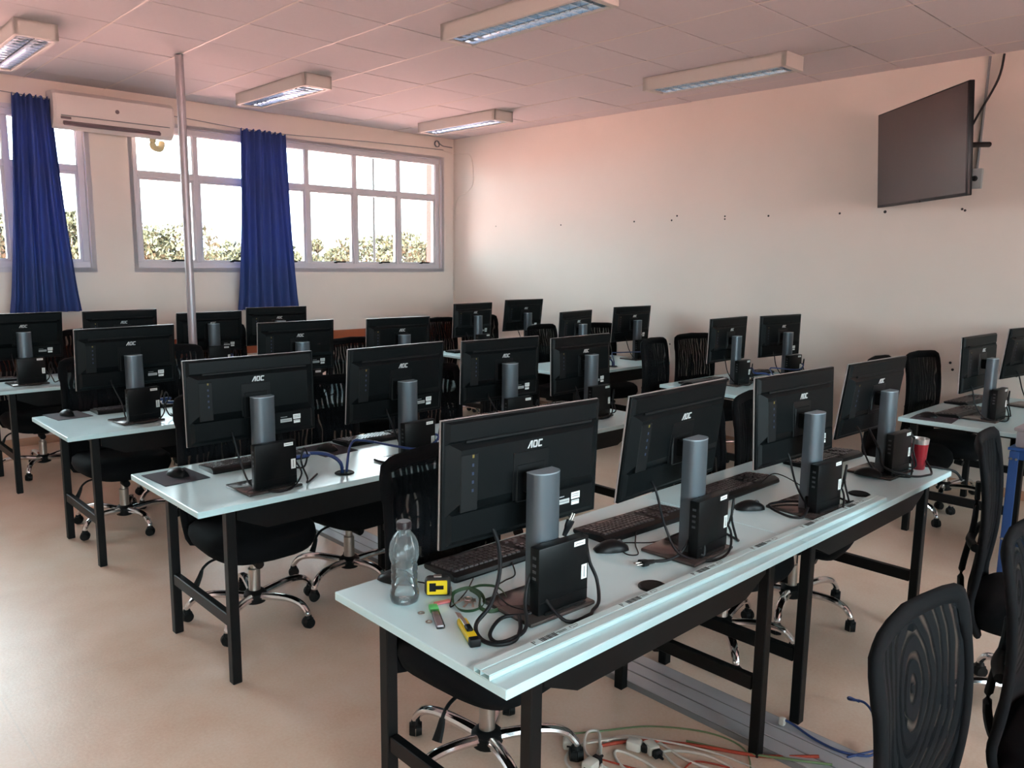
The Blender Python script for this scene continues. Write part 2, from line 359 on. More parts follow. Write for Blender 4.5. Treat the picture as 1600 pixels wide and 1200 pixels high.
def tree(px_dir, dist, zc, rx, rz, label, seed):
    rnd = random.Random(seed)
    x, y = px_dir*dist, dist
    t = thing('tree', label, 'tree', (x, y, -1.2), rnd.uniform(0, 6), 'trees outside the windows')
    bm = new_bm(); zc2 = zc+1.2
    blobs = [(rnd.uniform(-.6, .6)*rx, rnd.uniform(-.6, .6)*rx, zc2+rnd.uniform(-.5, .55)*rz, rnd.uniform(.35, .6)*rx) for _ in range(9)]+[(0, 0, zc2-.3*rz, rx*.7)]
    for bx, by, bz, br in blobs:
        for _ in range(300):
            u, v, q = rnd.gauss(0, 1), rnd.gauss(0, 1), rnd.gauss(0, 1); l = math.sqrt(u*u+v*v+q*q)+1e-6; k = br*rnd.uniform(.55, 1.05)
            p = Vector((bx+u/l*k, by+v/l*k, bz+q/l*k*.75)); s = rnd.uniform(.16, .34)
            e = Euler((rnd.uniform(0, 6), rnd.uniform(0, 6), rnd.uniform(0, 6))).to_matrix()
            vs_ = [bm.verts.new(p+e @ Vector(c)*s) for c in ((-.5, 0, 0), (0, -.3, .06), (.6, 0, 0), (0, .3, .06))]; bm.faces.new(vs_)
    lv = obj('foliage', bm, M_leaf, t, smooth=False); lv['kind'] = 'stuff'
    bm = new_bm(); tube(bm, [(0, 0, 0), (.1, 0, zc2*.4), (0, .1, zc2)], .15, n=8, radii=(.18, .06))
    for k in range(4): tube(bm, [(0, 0, zc2*.5), (rx*.3*math.cos(k*1.6), rx*.3*math.sin(k*1.6), zc2*.8), (rx*.5*math.cos(k*1.6), rx*.5*math.sin(k*1.6), zc2*1.0)], .06, n=6, radii=(.07, .02))
    obj('trunk', bm, M_bark, t)
MAST = 0.672
TREES = [(0.20, 38, 2.6, 2.0, 2.0, 'bushy tree outside the leftmost panes by the blue curtain'), (0.268, 40, 2.4, 1.5, 1.9, 'tree seen between left curtain and left window jamb'),
         (0.375, 40, 1.7, 2.3, 1.9, 'large yellow-green tree outside the panes beside the grey pole'), (0.455, 43, 1.2, 1.9, 1.6, 'lower tree outside left of the right-hand curtain'),
         (0.551, 42, 1.5, 1.4, 1.8, 'tree outside just right of the right-hand curtain'), (0.605, 45, .9, 2.0, 1.7, 'low shrubby tree outside the second pane from the curtain'),
         (0.685, 41, 1.6, 2.1, 1.7, 'rounded yellow tree outside behind the thin mast'), (0.768, 46, 2.0, 2.7, 2.1, 'tall tree outside the rightmost panes by the red pillar')]
for k, a in enumerate(TREES): tree(a[0], a[1], a[2], a[3], a[4], a[5], 11+k)
bm = new_bm(); cyl(bm, (0, 0, 0), (0, 0, 12), .07, .05, n=8); tag(obj('mast', bm, M_steel, loc=(MAST*34, 34, -1.2)), 'thin metal mast standing outside among the trees', 'mast')

# ------------------------------------------------------------------ curtains, pole, air conditioner, lamps, television
def curtain(xt0, xt1, xb0, xb1, z0, z1, label, folds):
    bm = new_bm(); nx, nz = folds*8, 14; T = 0.004
    grid = {}
    for s in (0, 1):
        for i in range(nx+1):
            for j in range(nz+1):
                u, v = i/nx, j/nz
                e = v**0.8
                xa = xt0+(xb0-xt0)*(1-e); xb = xt1+(xb1-xt1)*(1-e)
                ph = u*folds*2*PI
                amp = 0.040*(0.55+0.45*(1-v))
                x = xa+(xb-xa)*u+0.008*math.sin(ph*0.5+v*2)
                y = -(amp*math.sin(ph+0.6*math.sin(v*2+u*5))+0.012*math.sin(u*9+v*4))+s*T
                grid[s, i, j] = bm.verts.new((x, y, z0+(z1-z0)*v+(0.012*math.sin(ph) if j == nz else 0)))
    for i in range(nx):
        for j in range(nz):
            bm.faces.new((grid[0, i, j], grid[0, i+1, j], grid[0, i+1, j+1], grid[0, i, j+1])); bm.faces.new((grid[1, i, j], grid[1, i, j+1], grid[1, i+1, j+1], grid[1, i+1, j]))
    for i in range(nx):
        for j in (0, nz): bm.faces.new((grid[0, i, j], grid[1, i, j], grid[1, i+1, j], grid[0, i+1, j]))
    for j in range(nz):
        for i in (0, nx): bm.faces.new((grid[0, i, j], grid[0, i, j+1], grid[1, i, j+1], grid[1, i, j]))
    return tag(obj('curtain', bm, M_curt, loc=(0, YF-0.115, 0), angle=80), label, 'curtain', 'blue window curtains')
curtain(1.70, 2.00, 1.57, 2.13, 1.17, 2.965, 'blue pleated curtain hanging left of the air conditioner', 7)
curtain(3.66, 4.14, 3.57, 4.26, 1.13, 2.915, 'blue pleated curtain hanging right of the grey pole', 8)
bm = new_bm(); tube(bm, [(1.0, YF-.05, 3.03), (1.85, YF-.113, 2.962), (2.9, YF-.113, 2.955), (3.9, YF-.113, 2.912), (5.2, YF-.06, 2.96), (6.3, YF-.02, 2.985)], .004, n=6); tag(obj('curtain_wire', bm, M_print), 'thin curtain wire strung along the wall above the windows', 'wire')
bm = new_bm(); lathe(bm, [(.031, 0), (.031, ZC-.004)], 20); lathe(bm, [(.06, 0), (.06, .006), (.034, .008)], 20)
tag(obj('support_pole', bm, M_pole, loc=(2.46, 6.17, 0)), 'slim grey metal pole from floor to ceiling beside back-row desks', 'pole')

ac = thing('air_conditioner', 'white split air conditioner on the wall between the two windows', 'air conditioner', (1.99, YF-.005, 2.72))
bm = new_bm(); prof = [(0, 0.02), (-.12, 0.0), (-.17, .03), (-.205, .10), (-.215, .20), (-.205, .28), (-.16, .315), (0, .32)]
a = [[bm.verts.new((x, y, z)) for y, z in prof] for x in (0, .02, .98, 1.0)]
for k in (0, 3):
    for i, v in enumerate(a[k]): v.co.y *= .93; v.co.z = .16+(v.co.z-.16)*.96
for p, q in zip(a, a[1:]):
    for i in range(len(prof)-1): bm.faces.new((p[i], p[i+1], q[i+1], q[i]))
    bm.faces.new((p[-1], p[0], q[0], q[-1]))
bm.faces.new(a[0]); bm.faces.new(a[-1][::-1]); obj('ac_body', bm, M_ac, ac, angle=30)
bm = new_bm(); rbox(bm, (.47, -.19, .047), (.80, .03, .045), .006, 1, Euler((R(-58), 0, 0))); obj('louver', bm, M_acdark, ac)
bm = new_bm(); rbox(bm, (.50, -.213, .105), (.90, .006, .008), .002, 1); obj('panel_seam', bm, M_print, ac)
bm = new_bm(); rbox(bm, (.09, -.203, .088), (.08, .01, .02), .002, 1); obj('nameplate', bm, M_acdark, ac)
bm = new_bm(); cyl(bm, (.50, -.20, .185), (.50, -.2185, .185), .017, n=20); obj('emblem', bm, M_acdark, ac)
M_foam = mat('yellowed_foam', (0.72, 0.66, 0.38), 0.7)
bm = new_bm(); tube(bm, [(2.83, YF-.09, 2.745), (2.83, YF-.085, 2.66), (2.90, YF-.06, 2.65), (2.93, YF-.03, 2.71)], .03, n=12); tag(obj('refrigerant_pipe', bm, M_foam), 'short yellowed foam-wrapped pipe under the air conditioner', 'pipe')

def lamp_proto():
    t = thing('ceiling_lamp', '', 'ceiling lamp', group='ceiling lamps with louvres')
    W, L, Hh = .25, 1.24, .10
    bm = new_bm()
    box(bm, (0, 0, -.006), (W, L, .012))
    for s in (-1, 1): rbox(bm, (s*(W/2-.011), 0, -Hh/2), (.022, L, Hh), .002, 1); rbox(bm, (0, s*(L/2-.02), -Hh/2), (W, .04, Hh), .002, 1)
    obj('lamp_housing', bm, M_lamp, t)
    for s in (-1, 1):
        bm = new_bm(); n = 8; xc = s*.052; Lr = L-.085
        pr = [(xc+.047*math.cos(PI*k/n), -.088+.06*math.sin(PI*k/n)) for k in range(n+1)]
        prism(bm, pr+[(x*1.0, z+.004) for x, z in pr[::-1]], -Lr/2, Lr/2); obj('reflector', bm, M_alu, t)
        bm = new_bm(); cyl(bm, (xc, -Lr/2, -.055), (xc, Lr/2, -.055), .013, n=12); obj('fluorescent_tube', bm, M_tube, t)
        for k in range(14):
            yy = -Lr/2+Lr*(k+.5)/14
            lo = link('louver_blade', BLADE, t, (xc, yy, -.086))
    return t
bm = new_bm(); prism(bm, [(-.046, -.010), (.046, -.010), (.044, .012), (.02, .004), (-.02, .004), (-.044, .012)], -.003, .003); BLADE = mesh(bm, 'louver_blade', M_alu)
lamp0 = None
for x, y, lb in ((1.485, 6.59, 'louvred ceiling lamp above the left blue curtain'), (3.495, 6.59, 'louvred ceiling lamp between pole and window, second along back row'), (5.575, 6.62, 'louvred ceiling lamp nearest the far room corner'),
                 (3.445, 3.55, 'louvred ceiling lamp at the top edge above the middle desks'), (5.51, 3.53, 'louvred ceiling lamp next to the right wall')):
    if lamp0 is None: lamp0 = lamp_proto(); o = lamp0
    else: o = copy_tree(lamp0)
    o.location = (x, y, ZC-.001); o['label'] = lb

tv = thing('television', 'large black flat television hung angled on the right wall', 'television', (6.018, 2.215, 2.448))
tv.rotation_euler = (0, 0, 0)
an = R(-43.0); ex = Vector((math.sin(an), -math.cos(an), 0)); nn = Vector((-math.cos(an), -math.sin(an), 0)); tl = R(4.1)
up = Vector((0, 0, math.cos(tl)))+nn*math.sin(tl); nrm = ex.cross(up).normalized()
if nrm.dot(nn) < 0: nrm = -nrm
tvm = Matrix((( ex.x, -nrm.x, up.x), (ex.y, -nrm.y, up.y), (ex.z, -nrm.z, up.z)))   # local x right, y away from viewer, z up
tv.rotation_euler = tvm.to_euler()
TW, TH = 1.215, .70
bm = new_bm(); rbox(bm, (0, .018, 0), (TW, .036, TH), .005, 2); obj('casing', bm, M_plast, tv)
bm = new_bm(); rbox(bm, (0, .06, -.06), (TW*.62, .06, TH*.6), .02, 2); obj('rear_bulge', bm, M_plast2, tv)
M_tvs = mat('tv_screen', (0.035, 0.022, 0.02), 0.22, coat=0.0)
bm = new_bm(); box(bm, (0, -.001, .004), (TW-.022, .003, TH-.030)); obj('screen', bm, M_tvs, tv)
bm = new_bm(); rbox(bm, (.02, -.002, -TH/2+.004), (.05, .01, .012), .002, 1); obj('sensor', bm, M_plast2, tv)
bm = new_bm()
tube(bm, [(0, .09, 0), (.2, .22, 0), (.17, .40, 0)], .018, n=8); rbox(bm, (0, .095, 0), (.25, .015, .22), .004, 1); obj('wall_bracket', bm, M_steel, tv)

# cables and outlet on the right wall
bm = new_bm(); rbox(bm, (0, 0, 0), (.04, .085, .14), .004, 2); ob = tag(obj('outlet_box', bm, mat('outlet_grey', (.33, .38, .38), .5), loc=(XR-.02, 1.965, 2.28)), 'grey wall outlet box beside the television', 'outlet box')
bm = new_bm(); cyl(bm, (-.02, 0, 0), (-.045, 0, 0), .02, .016, n=14); obj('plug', bm, M_rub, ob)
bm = new_bm(); tube(bm, [(XR-.012, 1.965, 2.35), (XR-.012, 1.955, 2.8), (XR-.012, 1.95, ZC-.01)], .009, n=8); tag(obj('wall_conduit', bm, M_print), 'thin grey conduit from outlet box up to the ceiling', 'conduit')
bm = new_bm(); tube(bm, [(XR-.02, 1.86, ZC-.01), (XR-.03, 1.88, 2.95), (XR-.05, 1.98, 2.72), (6.3, 2.02, 2.55), (6.02, 2.08, 2.42)], .008, n=8); tag(obj('television_cable', bm, M_rub), 'black cable hanging from the ceiling to the television', 'cable')
bm = new_bm(); tube(bm, [(XR-.065, 1.965, 2.28), (6.38, 1.99, 2.275), (6.2, 2.10, 2.28), (6.12, 2.16, 2.36)], .004, n=6); tag(obj('power_lead', bm, M_rub), 'thin lead from the outlet box plug to the television', 'cable')
bm = new_bm(); tube(bm, [(6.20+.035*math.cos(k*.9), YF-.02-.004*k*.3, 3.045+.035*math.sin(k*.9)) for k in range(15)]+[(6.30, YF-.02, 3.03), (6.44, YF-.02, 3.025)], .006, n=6); tag(obj('coiled_wire', bm, M_print), 'small coil of brown wire high in the far corner', 'wire')
bm = new_bm(); tube(bm, [(6.30, YF-.012, 2.98), (6.46, YF-.01, 2.96), (XR-.006, 7.75, 2.94), (XR-.006, 7.55, 2.90), (XR-.006, 7.50, 2.6), (XR-.006, 7.62, 2.48), (XR-.006, 7.80, 2.40), (XR-.006, 7.85, 2.1), (XR-.006, 7.855, 1.2)], .004, n=6); tag(obj('corner_wire', bm, M_wall), 'beige telephone wire running down the far corner', 'wire')

# ------------------------------------------------------------------ desks
DL, DD, DH = 1.385, .70, .74
ROWY = {1: 1.155, 2: 2.79, 3: 4.42, 4: 6.23}
def desk_proto():
    t = thing('desk', '', 'desk', group='white desks with black steel frames')
    bm = new_bm(); rbox(bm, (0, 0, DH-.0125), (DL-.004, DD, .025), .0025, 1); top = obj('tabletop', bm, M_desk, t)
    bm = new_bm(); lathe(bm, [(.042, 0), (.042, .003), (.036, .006), (.034, .004), (.0, .004)], 20); obj('grommet', bm, M_plast2, top, (0.0, -DD/2+.125, DH))
    lx, fy, by = DL/2-.145, -DD/2+.065, DD/2-.05
    bm = new_bm(); rbox(bm, (0, 0, (DH-.025)/2), (.038, .038, DH-.025), .003, 1); lm = mesh(bm, 'leg', M_steel)
    for sx in (-1, 1):
        for yy in (fy, by): link('leg', lm, t, (sx*lx, yy, 0))
        bm = new_bm(); rbox(bm, (sx*lx, (fy+by)/2, .255), (.03, by-fy-.045, .05), .003, 1); obj('stretcher', bm, M_steel, t)
        bm = new_bm(); rbox(bm, (sx*lx, (fy+by)/2, DH-.042), (.03, by-fy-.045, .03), .003, 1); obj('side_rail', bm, M_steel, t)
    bm = new_bm(); w_ = lx-.03
    prism(bm, [(-w_, DH-.026), (w_, DH-.026), (w_, DH-.08), (w_-.12, DH-.135), (-w_+.12, DH-.135), (-w_, DH-.08)], fy-.012, fy-.004)
    rbox(bm, (0, fy+.045, DH-.133), (2*w_-.24, .10, .006), .001, 1)
    prism(bm, [(-w_+.12, DH-.07), (w_-.12, DH-.07), (w_-.12, DH-.136), (-w_+.12, DH-.136)], fy+.09, fy+.096)
    obj('cable_tray', bm, M_steel, t, smooth=False)
    bm = new_bm(); rbox(bm, (0, by, DH-.042), (2*lx-.05, .03, .03), .003, 1); obj('back_rail', bm, M_steel, t)
    return t
ORD = {1: 'nearest row', 2: 'second row', 3: 'third row', 4: 'back row by the windows'}
desk0 = None
DESKS = []
for row in (1, 2, 3, 4):
    y0 = ROWY[row]
    for side, xc in (('left', 1.097+DL/2), ('middle', 1.097+DL*1.5)):
        DESKS.append((xc, y0+DD/2, 'white desk, %s one of the %s, on a black frame' % ('left end' if side == 'left' else 'middle', ORD[row])))
for row, xl, y0 in ((1, 5.02, 1.13), (2, 4.955, 2.86), (3, 4.80, 4.33), (4, 4.90, 5.62)):
    DESKS.append((xl+DL/2, y0+DD/2, 'white desk against the right wall in the %s' % ORD[row]))
for x, y, lb in DESKS:
    if desk0 is None: desk0 = desk_proto(); o = desk0
    else: o = copy_tree(desk0)
    o.location = (x, y, 0); o['label'] = lb

# ------------------------------------------------------------------ monitors and mini computers
PW, PH = .555, .333
def logo_bm(h):
    bm = new_bm()
    prism(bm, [(0, 0), (.22, 0), (.60, .80), (.60, 0), (.80, 0), (.80, 1), (.46, 1)], -.0008, .0008)
    def ring(x0, x1, parts):
        for a_, b_, c_, d_ in parts: prism(bm, [(x0+a_*(x1-x0), c_), (x0+b_*(x1-x0), c_), (x0+b_*(x1-x0), d_), (x0+a_*(x1-x0), d_)], -.0008, .0008)
    ring(.95, 1.70, [(0, .27, .1, .9), (.73, 1, .1, .9), (.09, .91, 0, .2), (.09, .91, .8, 1)])
    ring(1.85, 2.58, [(0, .27, .1, .9), (.09, .98, 0, .2), (.09, .98, .8, 1)])
    for v in bm.verts: v.co.x = (v.co.x-1.29)*h+(v.co.z-.5)*.12*h; v.co.z = (v.co.z-.5)*h
    return bm
def monitor_proto():
    t = thing('monitor', '', 'monitor', group='black monitors on the desks')
    bm = new_bm(); rbox(bm, (0, .012, .006), (.235, .20, .012), .005, 2); obj('base_plate', bm, M_base, t)
    bm = new_bm()     # D-shaped column, round side towards the rear
    n = 10; pts = [(.045*math.cos(PI+PI*k/n), -.006+.028*math.sin(PI+PI*k/n)) for k in range(n+1)]+[(.045, .018), (-.045, .018)]
    lo = [bm.verts.new((x, y, .012)) for x, y in pts]; hi = [bm.verts.new((x, y, .372)) for x, y in pts]
    bm.faces.new(lo[::-1]); bm.faces.new(hi)
    for i in range(len(pts)): bm.faces.new((lo[i], lo[(i+1) % len(pts)], hi[(i+1) % len(pts)], hi[i]))
    col = obj('column', bm, M_col, t, angle=50)
    bm = new_bm(); hi = [bm.verts.new((x*1.01, y*1.01, .374)) for x, y in pts]; lo2 = [bm.verts.new((x*1.01, y*1.01, .3705)) for x, y in pts]
    bm.faces.new(hi); bm.faces.new(lo2[::-1])
    for i in range(len(pts)): bm.faces.new((lo2[i], lo2[(i+1) % len(pts)], hi[(i+1) % len(pts)], hi[i]))
    obj('top_cap', bm, mat('silver_cap', (.34, .42, .47), .3, metal=.4), col)
    bm = new_bm(); rbox(bm, (0, .03, 0), (.06, .05, .055), .006, 1); rbox(bm, (0, .055, 0), (.105, .012, .105), .004, 1); obj('arm', bm, M_plast, t, (0, 0, .335))
    # panel: origin at panel centre; +y is the screen side
    bm = new_bm(); rbox(bm, (0, .002, 0), (PW, .010, PH), .003, 2)
    # rear bulge: sloped sides, deeper in the middle
    def rear(x0, x1, z0, z1, d0, d1, ins):
        v = [bm.verts.new(p) for p in ((x0, d0, z0), (x1, d0, z0), (x1, d0, z1), (x0, d0, z1), (x0+ins, d1, z0+ins), (x1-ins, d1, z0+ins), (x1-ins, d1, z1-ins*.6), (x0+ins, d1, z1-ins*.6))]
        bm.faces.new(v[4:8]); bm.faces.new(v[0:4][::-1])
        for i in range(4): bm.faces.new((v[i], v[(i+1) % 4], v[4+(i+1) % 4], v[4+i]))
    rear(-.268, .268, -.080, .112, -.003, -.022, .034)
    rear(-.270, .270, .104, .164, -.003, -.011, .010)
    rear(-.264, .264, -.158, -.070, -.003, -.012, .012)
    pa = obj('panel', bm, M_shell, t, (0, .075, .34), angle=20)
    bm = new_bm(); rbox(bm, (0, .0085, 0), (PW+.002, .006, PH+.002), .001, 1); obj('bezel', bm, mat('bezel_highlight', (.30, .27, .26), .3), pa)  # colour lightened to put the window highlight on the bezel edge
    bm = new_bm(); box(bm, (0, .0117, 0), (PW-.012, .001, PH-.02)); obj('screen', bm, M_screen, pa)
    bm = new_bm(); rbox(bm, (.012, -.0118, .1095), (.45, .008, .0085), .002, 1); obj('vent_slot', bm, M_plast2, pa)
    obj('logo', logo_bm(.020), M_logo, pa, (.012, -.0228, .076))
    bm = new_bm(); rbox(bm, (0, -.0225, -.005), (.125, .003, .13), .001, 1); obj('mount_plate', bm, M_plast, pa)
    bm = new_bm(); rbox(bm, (-.207, -.0212, .005), (.055, .005, .150), .002, 1); pr_ = obj('port_panel', bm, M_plast2, pa)
    for k, zz in enumerate((.065, .042, .02, -.002, -.024)):
        bm = new_bm(); box(bm, (-.197, -.0238, .008+zz*1.0), (.006, .001, .008)); obj('port_icon', bm, mat('icon_amber', (.16, .12, .02), .5) if k == 0 else mat('icon_blue', (.015, .03, .07), .5), pr_)
    bm = new_bm(); box(bm, (.135, -.0128, -.113), (.052, .001, .014)); obj('rating_label', bm, mat('rating_grey', (.45, .48, .47), .5), pa)
    bm = new_bm(); box(bm, (.185, -.0128, -.102), (.034, .001, .020)); st = obj('sticker', bm, M_label, pa)
    bm = new_bm(); box(bm, (.185, -.0128, -.1225), (.030, .001, .013)); obj('sticker', bm, M_label, pa)
    bm = new_bm()
    for zz in (-.098, -.104, -.119): box(bm, (.185, -.0135, zz), (.026, .0006, .0022))
    obj('sticker_print', bm, M_print, st)['kind'] = 'stuff'
    bm = new_bm(); box(bm, (.135, -.0135, -.113), (.044, .0006, .003))
    box(bm, (.125, -.0135, -.098), (.030, .0006, .003)); obj('rating_print', bm, M_print, pa)['kind'] = 'stuff'
    return t
def pc_proto():
    t = thing('mini_computer', '', 'computer', group='black mini computers behind the monitors')
    bm = new_bm(); rbox(bm, (0, 0, .092), (.180, .035, .180), .003, 2); cs = obj('case', bm, M_plast, t)
    bm = new_bm(); rbox(bm, (0, .001, .004), (.14, .05, .008), .002, 1); rbox(bm, (0, .020, .06), (.09, .006, .10), .002, 1); obj('mount_bracket', bm, M_plast2, t)
    bm = new_bm(); box(bm, (.055, -.0180, .168), (.040, .001, .013)); obj('sticker', bm, M_label, cs)
    bm = new_bm(); box(bm, (.074, -.0180, .085), (.020, .001, .040)); sk = obj('sticker', bm, M_label, cs)
    bm = new_bm(); box(bm, (.074, -.0187, .085), (.003, .0006, .03)); box(bm, (.055, -.0187, .168), (.03, .0006, .002)); obj('sticker_print', bm, M_print, sk)['kind'] = 'stuff'
    bm = new_bm()
    for zz in (.155, .135, .118, .10): box(bm, (-.0905, 0, zz), (.0012, .012, .007))
    obj('front_ports', bm, mat('port_grey', (.05, .055, .06), .5), cs)['kind'] = 'stuff'
    bm = new_bm()
    for zz in (.13, .11, .09, .06): box(bm, (.0905, 0, zz), (.0012, .018, .012))
    obj('rear_ports', bm, M_gas, cs)['kind'] = 'stuff'
    bm = new_bm(); rbox(bm, (0, -.0180, .036), (.176, .002, .002), .0005, 1); obj('seam', bm, M_steel, cs)
    return t
# name, panel centre X, Y, Z, swivel, tilt
SEATS = {}
MON = [('1a', 1.469, 1.482, 1.100, -3.0, 1.7, 'leftmost monitor of the nearest row'), ('1b', 2.109, 1.445, 1.102, 2.3, 6.7, 'second monitor from left in the nearest row'), ('1c', 2.835, 1.401, 1.088, -2.7, -3.0, 'third monitor from left in the nearest row'), ('1d', 3.594, 1.428, 1.077, -2.4, 7.3, 'fourth monitor of the nearest row, beside the red tumbler'),
       ('2a', 1.433, 3.011, 1.101, 2.0, -1.0, 'leftmost monitor of the second row'), ('2b', 2.119, 2.981, 1.103, 3.8, 4.3, 'second monitor from left in the second row'), ('2c', 2.929, 3.151, 1.073, -1.7, 1.8, 'third monitor from left in the second row'), ('2d', 3.579, 3.141, 1.053, 3.0, -1.5, 'fourth monitor from left in the second row'),
       ('3a', 1.504, 4.707, 1.099, 7.1, 3.1, 'leftmost monitor of the third row'), ('3c', 2.602, 4.796, 1.078, 0.7, 2.7, 'second monitor from left in the third row'), ('3d', 3.444, 4.820, 1.068, -1.5, 2.9, 'third monitor from left in the third row'),
       ('4a', 1.380, 6.559, 1.078, 4.2, 6.0, 'leftmost monitor of the back row, cut by the photo edge'), ('4b', 2.058, 6.540, 1.077, 4.1, 2.9, 'second monitor from left in the back row, under the wall pier'), ('4c', 2.756, 6.538, 1.039, 0.7, 2.9, 'back-row monitor half hidden behind the grey pole'), ('4d', 3.362, 6.542, 1.063, -4.3, 2.8, 'back-row monitor right of the pole, below the curtain'),
       ('4e', 5.219, 6.040, 1.069, 5.9, 2.9, 'left monitor on the far corner desk'), ('4f', 5.971, 6.088, 1.087, -.5, 6.8, 'right monitor on the far corner desk'),
       ('3e', 5.287, 4.724, 1.059, 11.7, 2.8, 'left monitor on the third-row desk by the right wall'), ('3f', 6.10, 4.735, 1.075, -.6, 4.1, 'right monitor on the third-row desk by the right wall'),
       ('2e', 5.40, 3.26, 1.082, 2.3, 1.7, 'left monitor on the second-row desk by the right wall'), ('2f', 6.06, 3.18, 1.081, -6.0, .1, 'right monitor on the second-row desk by the right wall'),
       ('1e', 5.375, 1.519, 1.080, -2.0, -1.5, 'left monitor on the nearest right-wall desk'), ('1f', 6.11, 1.46, 1.098, -8.0, 5.8, 'right monitor on the nearest right-wall desk, cut by photo edge')]
mon0 = pc0 = None
for key, x, y, z, yw, tl_, lb in MON:
    yaw = R(yw)
    if mon0 is None: mon0 = monitor_proto(); o = mon0
    else: o = copy_tree(mon0)
    off = Vector((-math.sin(yaw), math.cos(yaw), 0))*.075
    o.location = (x-off.x, y-off.y, DH); o.rotation_euler = (0, 0, yaw)
    o['label'] = lb.replace(' monitor', ' black monitor', 1)
    for ch in o.children:
        if ch.name.startswith('panel'): ch.location.z = z-DH; ch.rotation_euler.x = R(tl_)
        if ch.name.startswith('arm'): ch.location.z = min(z-DH-.005, .335)
    if pc0 is None: pc0 = pc_proto(); p = pc0
    else: p = copy_tree(pc0)
    dx = .012
    q = Vector((dx*math.cos(yaw)+.0535*math.sin(yaw), dx*math.sin(yaw)-.0535*math.cos(yaw), 0))
    p.location = (o.location.x+q.x, o.location.y+q.y, DH+.012); p.rotation_euler = (0, 0, yaw)
    p['label'] = ('black mini computer clamped behind the '+lb.split(',')[0]).replace(' in the ', ' of ').replace(' of the ', ' of ').replace(' on the ', ' on ')
    SEATS[key] = (Vector(o.location), yaw, z)

# ------------------------------------------------------------------ chairs
def superring(rx, ry, z, n=36, p=3.2, yo=0.0):
    out = []
    for k in range(n):
        a = 2*PI*k/n; c, s = math.cos(a), math.sin(a)
        out.append((rx*abs(c)**(2/p)*(1 if c >= 0 else -1), yo+ry*abs(s)**(2/p)*(1 if s >= 0 else -1), z))
    return out
def ring_loft(bm, rings):
    vr = [[bm.verts.new(p) for p in r] for r in rings]
    for a_, b_ in zip(vr, vr[1:]):
        n = len(a_)
        for k in range(n): bm.faces.new((a_[k], a_[(k+1) % n], b_[(k+1) % n], b_[k]))
    bm.faces.new(vr[0][::-1]); bm.faces.new(vr[-1])
def back_y(z):      # profile of the backrest, z above the floor
    return .234+.36*(z-.72)**2-3.0*max(0, .50-z)**2
def back_w(z):      # half width
    u = (z-.35)/.67
    return .236-.045*(u-.55)**2-.03*max(0, .2-u)
def back_sheet(bm, zz, nx, nz, g, z0, z1):
    def half(z):
        b = back_w(z)
        if z > z1-.04: b *= math.sqrt(max(.1, 1-((z-(z1-.04))/.042)**2*.8))
        if z < z0+.03: b *= .93
        return b*.985
    for s in (0, 1):
        for j, z in enumerate(zz):
            for i in range(nx+1):
                x = half(z)*(2*i/nx-1); g[s, i, j] = bm.verts.new((x, back_y(z)-.6*x*x-.004+s*.004, z))
    for j in range(nz):
        for i in range(nx):
            bm.faces.new((g[0, i, j], g[0, i+1, j], g[0, i+1, j+1], g[0, i, j+1])); bm.faces.new((g[1, i, j], g[1, i, j+1], g[1, i+1, j+1], g[1, i+1, j]))
